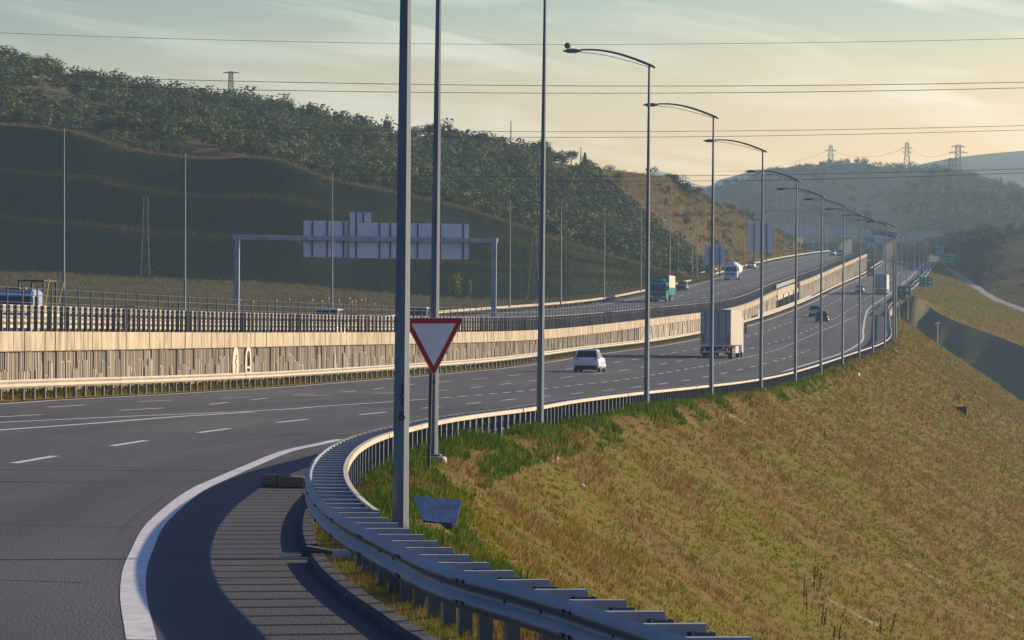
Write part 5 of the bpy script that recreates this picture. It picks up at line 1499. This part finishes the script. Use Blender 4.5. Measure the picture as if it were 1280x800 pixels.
# short growth between kerb and rail
K_ = scatter(1500, 28, 82, .6, .05, .62, .5)
blades('verge_grass', K_[:, :3], np.full(len(K_), .10) * rng.uniform(.6, 1.5, len(K_)), np.full(len(K_), .009), np.where(rng.random((len(K_), 1)) < .6, GRN[rng.integers(0, 4, len(K_))], DRY[rng.integers(0, 4, len(K_))]), 6, .5, .10, kind='stuff')
# growth along the wall foot
pts = []
D = 120.0
while D < 1280:
    for k in range(3):
        x = XL(D) - .7 - 1.15 * rnd.random(); pts.append((x, D + rnd.random() * 2, road_z(XL(D), D) + .12))
    D += .35 if D < 300 else 1.0
W_ = np.array(pts)
blades('verge_grass', W_, .22 + .1 * rng.random(len(W_)), np.full(len(W_), .05), np.where(rng.random((len(W_), 1)) < .55, GRN[rng.integers(0, 4, len(W_))] * .8, DRY[rng.integers(0, 4, len(W_))] * .8), 6, .4, .2, kind='stuff')
pts = []
D = 165.0
while D < 620:
    if noise.noise((D * .09, 3, 0)) > -.25 - (D > 330) * .2:
        for k in range(3): pts.append((XW(D) + .25 + .2 * rnd.random(), D + rnd.random(), road_z(XL(D), D) + .15))
    D += rnd.uniform(1.4, 4.6) * (1 if D < 350 else .7)
W_ = np.array(pts)
blades('wall_weeds', W_, .22 + .42 * rng.random(len(W_)), np.full(len(W_), .06), np.array([[.025, .035, .014], [.04, .04, .018]])[rng.integers(0, 2, len(W_))], 9, .35, .18, kind='stuff')

# leaf clumps: quads in a cloud
def leaf_cloud(C, Rd, n, size, up=.35):
    """n quads spread through several ellipsoid lobes: C (k,3), Rd (k,3)"""
    k = rng.integers(0, len(C), n)
    v = rng.normal(0, 1, (n, 3)); v /= np.linalg.norm(v, axis=1)[:, None]
    p = C[k] + v * Rd[k] * (rng.uniform(.25, 1, n) ** .5)[:, None]
    nr = v + rng.normal(0, .38, (n, 3)); nr[:, 2] += up; nr /= np.linalg.norm(nr, axis=1)[:, None]
    a = np.cross(nr, rng.normal(0, 1, (n, 3))); a /= np.linalg.norm(a, axis=1)[:, None]
    b = np.cross(nr, a)
    s = size * rng.uniform(.5, 1.3, (n, 1)); s2 = s * rng.uniform(.45, .9, (n, 1))
    V = np.stack([p - a * s - b * s2 * .4, p + b * s2, p + a * s + b * s2 * .2, p - b * s2], 1)
    return V                                   # (n,4,3)
def tree_form(h, w, n, size, lobes=7, low=.25):
    C, Rd = [], []
    for i in range(lobes):
        a = rng.uniform(0, 6.28); r = w * .30 * math.sqrt(rng.uniform(0, 1)); z = h * rng.uniform(low + .12, .82)
        C.append((r * math.cos(a), r * math.sin(a), z)); q = w * rng.uniform(.20, .33); Rd.append((q, q, q * rng.uniform(.7, 1.05)))
    return leaf_cloud(np.array(C), np.array(Rd), n, size)
def crown_obj(V, parent, tints, m='leaf'):
    n = len(V)
    return np_mesh('crown', V.reshape(-1, 3), np.arange(4 * n).reshape(n, 4), M[m], attr=np.repeat(tints, 4, axis=0), parent=parent)
def trunk_obj(h, parent, rad=.13):
    b = MB()
    b.tube([(0, 0, -.6), (.03, 0, h * .25), (.08, .05, h * .5), (.05, .1, h * .72)], [rad, rad * .8, rad * .5, rad * .25], 6)
    for k in range(4):
        a = k * 1.7 + .4; z = h * (.28 + .08 * k)
        b.tube([(.04, 0, z), (math.cos(a) * h * .16, math.sin(a) * h * .16, z + h * .2), (math.cos(a) * h * .24, math.sin(a) * h * .24, z + h * .34)], [rad * .5, rad * .3, rad * .12], 5)
    return b.build('trunk', M['bark'], parent)
def proto_tree(h, w, n, size, name='tree', tint=(1, 1, 1), var=.25):
    r = empty(name)
    V = tree_form(h, w, n, size)
    t = np.array(tint) * rng.uniform(1 - var, 1 + var, (n, 1))
    crown_obj(V, r, t); trunk_obj(h, r)
    return r
def grid_sample(rows, i, j):
    i0, j0 = min(int(i), len(rows) - 2), min(int(j), len(rows[0]) - 2)
    f, g_ = i - i0, j - j0
    return rows[i0][j0].lerp(rows[i0][j0 + 1], g_).lerp(rows[i0 + 1][j0].lerp(rows[i0 + 1][j0 + 1], g_), f)
def project(p):
    x, y = p.x / p.y * F, -(p.z - CZ) / p.y * F + (HOR - 400)
    c, s = math.cos(ROLL), math.sin(ROLL)
    return x * c - y * s + 640, x * s + y * c + 400
forms = [tree_form(1.0, 1.15, 190, .068) for _ in range(6)]
def mass(name, places, kind='stuff'):
    """places: (point, height, width factor, tint)"""
    Vs, Cs = [], []
    for p, h, wf, tint in places:
        V = forms[rnd.randrange(6)]
        a = rnd.random() * 6.28
        c, s = math.cos(a), math.sin(a)
        R_ = np.array([[c, -s, 0], [s, c, 0], [0, 0, 1]]) * h
        R_[:2] *= wf
        Vs.append(V @ R_.T + np.array(p)); 
        Cs.append(np.repeat(np.array(tint)[None, :] * rng.uniform(.75, 1.25, (len(V), 1)), 4, axis=0))
    V = np.concatenate(Vs).reshape(-1, 3)
    o = np_mesh(name, V, np.arange(len(V)).reshape(-1, 4), M['leaf'], attr=np.concatenate(Cs))
    return tag(o, kind=kind)
def wooded(px, py):
    return py > 214 + (px - 735) * .9 + 9 * noise.noise((px * .03, py * .03, 7)) and not (690 < px < 745 and 206 < py < 222)
TINTS = [(.75, .95, .85), (1.1, 1.1, .95), (.5, .66, .52), (1.5, 1.3, .85), (.85, .85, .7), (1.1, 1.35, 1.2)]
pl = []
nr_, nc_ = len(hill_rows), len(hill_rows[0])
tries = 0
while len(pl) < 5600 and tries < 90000:
    tries += 1
    i, j = rnd.uniform(.3, 22.5), rnd.uniform(0, nc_ - 1.01)
    if j < nc_ * .16 and rnd.random() < .5: continue
    p = grid_sample(hill_rows, i, j)
    px, py = project(p)
    ok = wooded(px, py)
    if not ok and rnd.random() > .03: continue
    if noise.noise((p.x * .02, p.y * .02, 2)) < -.38 and rnd.random() < .8: continue
    h = rnd.uniform(1.8, 3.0) if rnd.random() < .65 else rnd.uniform(2.8, 5.0)
    h *= 1.0 if ok else .55
    if i > 19: h *= 1.15
    t = TINTS[rnd.randrange(6)]
    if px > 640 and rnd.random() < .12: t = (1.7, 1.0, .55)
    if not ok: t = (1.3, .8, .45) if rnd.random() < .6 else (.8, .75, .45)
    pl.append((p - Vector((0, 0, .3 * h * .3)), h, rnd.uniform(.85, 1.35), t))
mass('woodland', pl)
# single trees on the crest and along the foot of the wood
protos = [proto_tree(5.6, 5.0, 420, .30, tint=(.7, .8, .7)), proto_tree(6.4, 4.6, 420, .30, tint=(.6, .75, .6)), proto_tree(4.6, 5.0, 380, .30, tint=(.9, .95, .8))]
k = 0
spots = []
for q in range(130):
    j = nc_ * (.12 + .66 * q / 130) + rnd.uniform(-.8, .8)
    p = grid_sample(hill_rows, 22 + rnd.uniform(-.5, .6), j)
    px, py = project(p)
    if px < -40 or px > 733: continue
    spots.append((p, 'c', px))
for q in range(90):
    j = nc_ * (.12 + .68 * q / 90) + rnd.uniform(-1, 1)
    p = grid_sample(hill_rows, rnd.uniform(.35, 1.2), j)
    px, py = project(p)
    if px < -40 or px > 800 or rnd.random() < .35: continue
    spots.append((p, 'f', px))
for n_, (p, w_, px) in enumerate(spots):
    src = protos[n_ % 3]
    o = src if n_ < 3 else copy_tree(src)
    s = rnd.uniform(.40, .78) if w_ == 'c' else rnd.uniform(.35, .6)
    o.location = p - Vector((0, 0, .5)); o.rotation_euler = (0, 0, rnd.uniform(0, 6.28)); o.scale = (s * rnd.uniform(.95, 1.25), s, s)
    if w_ == 'c': tag(o, 'dark bushy tree standing on the skyline crest of the wooded hill', 'tree', 'trees on the crest of the wooded hill')
    else: tag(o, 'low olive tree at the foot of the wood, just above the dark cutting', 'tree', 'trees along the top of the cutting')
# conical tree by the poles, yellow bush in the field, bushes of the brown shoulder
def cone_tree(h, w, n, tint):
    r = empty('conifer')
    t = rng.uniform(0, 1, n) ** .8
    C = np.stack([np.zeros(n), np.zeros(n), h * (.08 + .9 * t)], 1)
    V = leaf_cloud(C, np.stack([w / 2 * (1.02 - t)] * 2 + [np.full(n, h * .05)], 1), n, .26)
    crown_obj(V, r, np.array([.55, .7, .55]) * rng.uniform(.7, 1.2, (n, 1))); trunk_obj(h * .8, r, .12)
    return r
ct = cone_tree(5.0, 3.0, 300, 0); ct.location = at(731, 214, 975) - Vector((0, 0, 1.0)); tag(ct, 'dark pointed tree below the poles at the end of the crest trees', 'tree')
yb = empty('bush', at(575, 371, 672), 0, 'yellow green feathery bush in the field under the gantry sign', 'bush')
V = []
Cc = np.array([(rnd.uniform(-1.6, 1.6), rnd.uniform(-.8, .8), 0) for _ in range(9)])
for i, c in enumerate(Cc):
    hh = 3.3 - abs(c[0]) * .7 + rnd.uniform(-.4, .3)
    for t in np.linspace(.25, 1, 7): V.append((c[0] + rnd.uniform(-.15, .15), c[1], hh * t))
Vb = leaf_cloud(np.array(V), np.full((len(V), 3), .30), 620, .15)
crown_obj(Vb, yb, np.array([2.6, 2.2, .8]) * rng.uniform(.6, 1.2, (620, 1)))
b = MB()
for c in Cc: b.tube([(c[0] * .4, c[1] * .4, -.3), (c[0], c[1], 2.2)], [.05, .02], 5)
b.build('stems', M['bark'], yb)
for n_, (px, py, s, lab) in enumerate([(820, 224, .8, 'small dark bush on the bare brown shoulder, upper left of the others'), (835, 236, .7, 'round dark bush on the brown shoulder between two lamp arms'), (861, 228, .75, 'dark bush on the skyline of the brown shoulder'), (876, 232, .8, 'second dark bush on the skyline of the brown shoulder, further right'),
                                  (848, 252, .9, 'broad bush low on the brown shoulder'), (929, 268, .75, 'lone bush on the lower skyline of the brown shoulder')]):
    o = copy_tree(protos[n_ % 3]); 
    best, bd_ = None, 1e9
    for i in range(0, 22):
        for j in range(170, nc_):
            u, v = project(hill_rows[i][j]); d = (u - px) ** 2 + (v - py) ** 2
            if d < bd_: best, bd_ = hill_rows[i][j], d
    o.location = best - Vector((0, 0, .8)); o.scale = (s * 1.15, s, s * .8); o.rotation_euler = (0, 0, n_ * 1.1)
    tag(o, lab, 'bush', 'bushes on the brown shoulder')

# dry growth along the top of the cutting, over the field and the brown shoulder
pts = []
rp = resample(ridge, 2200)
for p in rp:
    for k in range(5): pts.append((p.x + rnd.uniform(-.8, .8), p.y + rnd.uniform(-1.5, 2.5), p.z - .1))
T = np.array(pts)
blades('dry_grass', T, .25 + .5 * rng.random(len(T)) ** 2, np.full(len(T), .06), DRY2[rng.integers(0, 4, len(T))] * .9, 5, .35, .4, kind='stuff')
pts, cc, hh = [], [], []
while len(pts) < 26000:
    i, j = 23.9 * rnd.random() ** .8, rnd.uniform(0, N1 - 1.01)
    p = grid_sample(field_rows, i, j)
    v = noise.noise((p.x * .05, p.y * .02, 3)) + .5 * noise.noise((p.x * .2, p.y * .08, 1))
    if v < -.25 and rnd.random() < .7: continue
    pts.append(tuple(p)); hh.append(.35 + .7 * max(0, v) + .3 * (i > 19))
    cc.append((DRY2 if (v > -.05) != (rnd.random() < .2) else GRN * .6)[rnd.randrange(4)] * .9)
blades('dry_grass', np.array(pts), np.array(hh) * .8, np.full(len(pts), .07), np.array(cc), 6, .4, .5, kind='stuff')
pts, cc = [], []
tries = 0
while len(pts) < 14000 and tries < 90000:
    tries += 1
    i, j = rnd.uniform(0, 22.4), rnd.uniform(nc_ * .5, nc_ - 1.01)
    p = grid_sample(hill_rows, i, j)
    if wooded(*project(p)): continue
    pts.append(tuple(p)); cc.append(DRY[rnd.randrange(4)] if rnd.random() < .8 else GRN[rnd.randrange(4)] * .8)
blades('dry_grass', np.array(pts), .4 + .5 * rng.random(len(pts)), np.full(len(pts), .12), np.array(cc), 5, .4, .6, kind='stuff')

# short growth over the cutting and the shaded side of the underpass, longer along the benches
pts, cc, hh = [], [], []
nb_ = len(bank_rows[0])
for k in range(32000):
    i, j = 40 * rnd.random(), rnd.uniform(0, nb_ - 1.01)
    if rnd.random() < .06: i = rnd.choice([8.2, 9, 15.8, 24.2, 25, 31.5])
    p = grid_sample(bank_rows, i, j); pts.append(tuple(p))
    bn = 7.5 < i < 16.5 or 23.5 < i < 32.5
    v = noise.noise((p.x * .05, p.z * .12, 4))
    hh.append(.30 + .25 * rnd.random() + .3 * bn)
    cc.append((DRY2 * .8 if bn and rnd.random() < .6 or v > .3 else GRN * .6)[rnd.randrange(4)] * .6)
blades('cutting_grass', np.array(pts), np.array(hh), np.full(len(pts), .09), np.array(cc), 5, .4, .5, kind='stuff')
# young trees' white stakes in the field
for n_, (px, py) in enumerate([(391, 374), (403, 375), (411, 372), (424, 374), (437, 372), (440, 376), (445, 375), (452, 374), (457, 373), (468, 379), (346, 375), (362, 373), (317, 376), (301, 374)]):
    D = 430 + 12 * (n_ % 5)
    p = at(px, py, D)
    b = MB(); b.tube([(0, 0, -2.2), (0, 0, 0)], .022, 5); b.tube([(0, 0, -.16), (0, 0, .03)], [.055, .045], 6)
    o = b.build('plant_stake', M['litter'], None, label='thin white topped stake in the field behind the barrier, below the gantry panels', cat='stake', group='white plant stakes in the field')
    o.location = p

# middle hill: scrub, skyline trees
pl = []
nm = len(mid_rows[0])
while len(pl) < 2300:
    i, j = rnd.uniform(0, 26.5), rnd.uniform(0, nm - 1.01)
    p = grid_sample(mid_rows, i, j); px, py = project(p)
    lf = px < 1120
    dens = .13 + .85 * (px > 1165 + 30 * noise.noise((py * .04, 0, 0)) - (py - 230) * .1) + .15 * (py < 218)
    if rnd.random() > dens: continue
    pl.append((p - Vector((0, 0, .8)), rnd.uniform(2, 4.5) if lf else rnd.uniform(4, 8.5), rnd.uniform(.9, 1.6), (.5, .55, .42) if lf else TINTS[rnd.randrange(6)]))
for q in range(170):
    t = rnd.random(); p = resample(mid_crest, 120)[int(119 * t)] if False else None
cr_ = resample(mid_crest, 300)
for q in range(230):
    k = rnd.randrange(20, 299); p = cr_[k]; px, py = project(p)
    big = 1.15 if 1028 < px < 1092 else 1.0
    pl.append((p + Vector((0, rnd.uniform(-10, 10), -1.5)), rnd.uniform(2.6, 5.0) * big, rnd.uniform(.6, 1.0), (.55, .65, .5)))
mass('scrub', pl)
# bushes of the right-hand hillside
pl = []
ns = len(side_rows[0])
while len(pl) < 420:
    i, j = rnd.uniform(0, 32), rnd.uniform(0, ns - 1.01)
    p = grid_sample(side_rows, i, j)
    top = i > 13
    if not top and rnd.random() < .78: continue
    pl.append((p - Vector((0, 0, .6)), rnd.uniform(1.6, 3.2) * (1.6 if top else 1), rnd.uniform(.9, 1.5), [(1.5, 1.0, .6), (.7, .85, .6), (.6, .7, .5)][rnd.randrange(3)]))
mass('scrub', pl)
pts, cc = [], []
for rows_, n_, w_ in ((side_rows, 9000, .28), (slopeB, 16000, .2), (under_rows, 5000, .2)):
    for k in range(n_):
        i, j = rnd.uniform(0, len(rows_) - 1.01) if rows_ is slopeB else rnd.uniform(0, 17), rnd.uniform(0, len(rows_[0]) - 1.01)
        p = grid_sample(rows_, i, j); pts.append(tuple(p)); cc.append((DRY if noise.noise((p.x * .04, p.y * .02, 5)) > -.1 else GRN)[rnd.randrange(4)])
blades('dry_grass', np.array(pts), .25 + .35 * rng.random(len(pts)), np.full(len(pts), .09), np.array(cc), 5, .4, .5, kind='stuff')

# tall dark flower stalks on the bank
def stalk(px, ptop, pbase, lean, lab, bare=False, D=None, name='flower_stalk'):
    p = hit(px, pbase, bank_z) if D is None else at(px, pbase, D)
    H = (pbase - ptop) * p.y / F
    r = empty(name, p - Vector((0, 0, .03)), 0, lab, 'dry plant', 'dark flower stalks on the bank')
    b = MB(); b.tube([(0, 0, 0), (lean * H * .5, 0, H * .55), (lean * H, 0, H)], [.006, .005, .002], 5); b.build('stem', M['weed'], r)
    if not bare:
        n = 90
        t = rng.uniform(.0, 1, n)
        C = np.stack([lean * H * (.42 + .56 * t), np.zeros(n), H * (.42 + .56 * t)], 1)
        rad = (.028 * np.sin(np.pi * (t * .9 + .08)) + .004)
        V = leaf_cloud(C, np.stack([rad, rad, rad * .6], 1), n, .020)
        np_mesh('seed_head', V.reshape(-1, 3), np.arange(4 * n).reshape(n, 4), M['weed'], parent=r)
for args in [(1004.5, 712, 765, .02, 'dark seed stalk at the left of the nearest clump on the bank'), (1017.5, 704, 752, .02, 'dark seed stalk in the middle of the nearest clump'), (1021, 709, 752, .14, 'dark seed stalk leaning right in the nearest clump'),
             (1008.5, 731, 782, -.02, 'lower dark seed stalk just below the leftmost one'), (1024, 750, 800, .12, 'short dark seed stalk below the clump, leaning right'), (1028, 758, 800, .1, 'dark seed stalk close beside another below the clump'),
             (1039, 781, 822, .1, 'dark seed stalk cut off by the bottom edge, left one'), (1047, 779, 822, .08, 'dark seed stalk cut off by the bottom edge, right one'), (1109, 764, 806, .25, 'strongly leaning dark seed stalk near the bottom right'), (1099, 770, 806, .05, 'small dark seed stalk left of the strongly leaning one')]:
    stalk(*args)
for args in [(1020, 674, 745, .05, 'tall bare thin stalk rising above the nearest clump', True), (1027, 672, 745, .28, 'tall bare stalk leaning far right above the clump', True), (1055, 742, 768, .1, 'thin bare twig alone on the green patch', True)]:
    stalk(*args)
for n_, (px, pb_) in enumerate([(1198, 502), (1213, 503), (1236, 512)]):
    p = hit(px, pb_, bank_z)
    r = empty('dead_plant', p, 0, ['spiky dead plant above the dark drain box', 'spiky dead plant right of the drain box', 'smaller dead plant further right on the bank'][n_], 'dry plant', 'spiky dead plants by the drain box')
    b = MB()
    for k in range(7): b.tube([(0, 0, 0), (rnd.uniform(-.5, .6), rnd.uniform(-.4, .4), rnd.uniform(.7, 1.5))], [.03, .01], 4)
    b.build('twigs', M['bark'], r)

# ------------------------------------------------------------ small things on the bank
p = hit(1200, 515, bank_z)
r = empty('drain_box', p, R(4), 'dark square concrete drain box set in the grass bank', 'drain box')
b = MB(); b.bbox(-.55, .55, -.4, .4, -.8, .42, .04); b.build('box', M['blackboard'], r)
b = MB(); b.bbox(-.6, .6, -.45, .45, .421, .47, .02); b.build('lid', M['kerb'], r)
for lab, pts, w in [('pale concrete drain channel running down the bank at the bottom right', [(1132, 706), (1170, 726), (1215, 748), (1282, 783)], .10), ('short pale drain channel behind the dark seed stalks', [(1037, 752), (1068, 769), (1104, 787)], .09),
                 ('thin drain channel down from the fifth lamp post', [(884, 507), (906, 518), (932, 530)], .16), ('pale drain channel right of the drain box', [(1212, 517), (1245, 534), (1284, 554)], .30), ('thin drain channel near the sixth lamp post', [(905, 500), (920, 508), (934, 517)], .14)]:
    P = [hit(x, y, bank_z) for x, y in pts]
    Q = resample(P, 14)
    b = MB()
    b.loft([[(q.x - w * .2, q.y - w, bank_z(q.x, q.y) - .05), (q.x - w * .2, q.y - w, bank_z(q.x, q.y) + .07), (q.x, q.y, bank_z(q.x, q.y) + .05), (q.x + w * .2, q.y + w, bank_z(q.x, q.y) + .07), (q.x + w * .2, q.y + w, bank_z(q.x, q.y) - .05)] for q in Q], True, True)
    b.build('drain_channel', M['drain'], None, label=lab, cat='drain', group='drain channels on the bank')
def scrap(px, py, s, lab, rot, fn=bank_z, m='litter'):
    p = hit(px, py, fn)
    b = MB()
    b.loft([[(-.5, -.2, 0), (.1, -.3, .02), (.5, -.1, 0), (.45, .2, .02), (-.4, .25, 0)], [(-.45, -.15, .35), (.1, -.2, .5), (.4, -.05, .25), (.35, .15, .3), (-.3, .2, .45)], [(-.2, -.05, .5), (.1, -.1, .62), (.25, 0, .4), (.2, .1, .45), (-.1, .1, .55)]], True, True)
    o = b.build('litter', M[m], None, label=lab, cat='litter', group='scraps of litter')
    o.location = p + Vector((0, 0, -.01)); o.scale = (s, s, s); o.rotation_euler = rot
scrap(727, 609, .17, 'white rag caught in the grass in the middle of the bank', (R(20), R(50), R(30)))
scrap(1073, 470, .45, 'white litter near the top of the bank behind the rail', (0, 0, 1))
scrap(1025, 558, .18, 'small flat white scrap in the middle distance of the bank', (0, R(10), 2))
scrap(696, 573, .10, 'tiny pale scrap below the third lamp post', (0, 0, .4))
scrap(525, 604, .09, 'tiny pale scrap in the grass left of the yield sign post', (0, .3, 1.2))
scrap(604, 680, .14, 'pale straw coloured scrap below the blue board', (0, .2, 2.1), bank_z, 'conc')
scrap(381, 637, .05, 'tiny bluish scrap on the tarmac beside the kerb', (0, .2, 1.1), road_z, 'board')
scrap(380, 655, .06, 'tiny white scrap on the tarmac near the kerb break', (0, .2, .3), road_z)
r = empty('flood_light', at(1172, 417, 735), 0, 'small white lamp on a thin post in the shaded valley', 'lamp')
b = MB(); b.tube([(0, 0, -6), (0, 0, 1.5)], .06, 6); b.build('post', M['galv'], r)
b = MB(); b.bbox(-.45, .05, -.15, .15, 1.5, 1.75, .04); b.bbox(.0, .35, -.12, .12, 1.62, 1.85, .04); b.build('lamp_head', M['white'], r)

# ------------------------------------------------------------ the air
hz = MB()
hz.box(-2600, 2600, -140, 5000, -30, 270)
ho = hz.build('haze', M['white'], kind='stuff')
ho.data.materials.clear()
hm = bpy.data.materials.new('air'); hm.use_nodes = True
hm.node_tree.nodes.clear()
vo = nn(hm.node_tree, 'ShaderNodeOutputMaterial')
pv = nn(hm.node_tree, 'ShaderNodeVolumePrincipled')
pv.inputs['Color'].default_value = (.52, .76, .92, 1)
pv.inputs['Density'].default_value = 1.3e-4
pv.inputs['Anisotropy'].default_value = 0.1
hm.node_tree.links.new(pv.outputs[0], vo.inputs['Volume'])
ho.data.materials.append(hm)
print('objects', len(bpy.data.objects), 'faces', sum(len(m.polygons) for m in bpy.data.meshes))
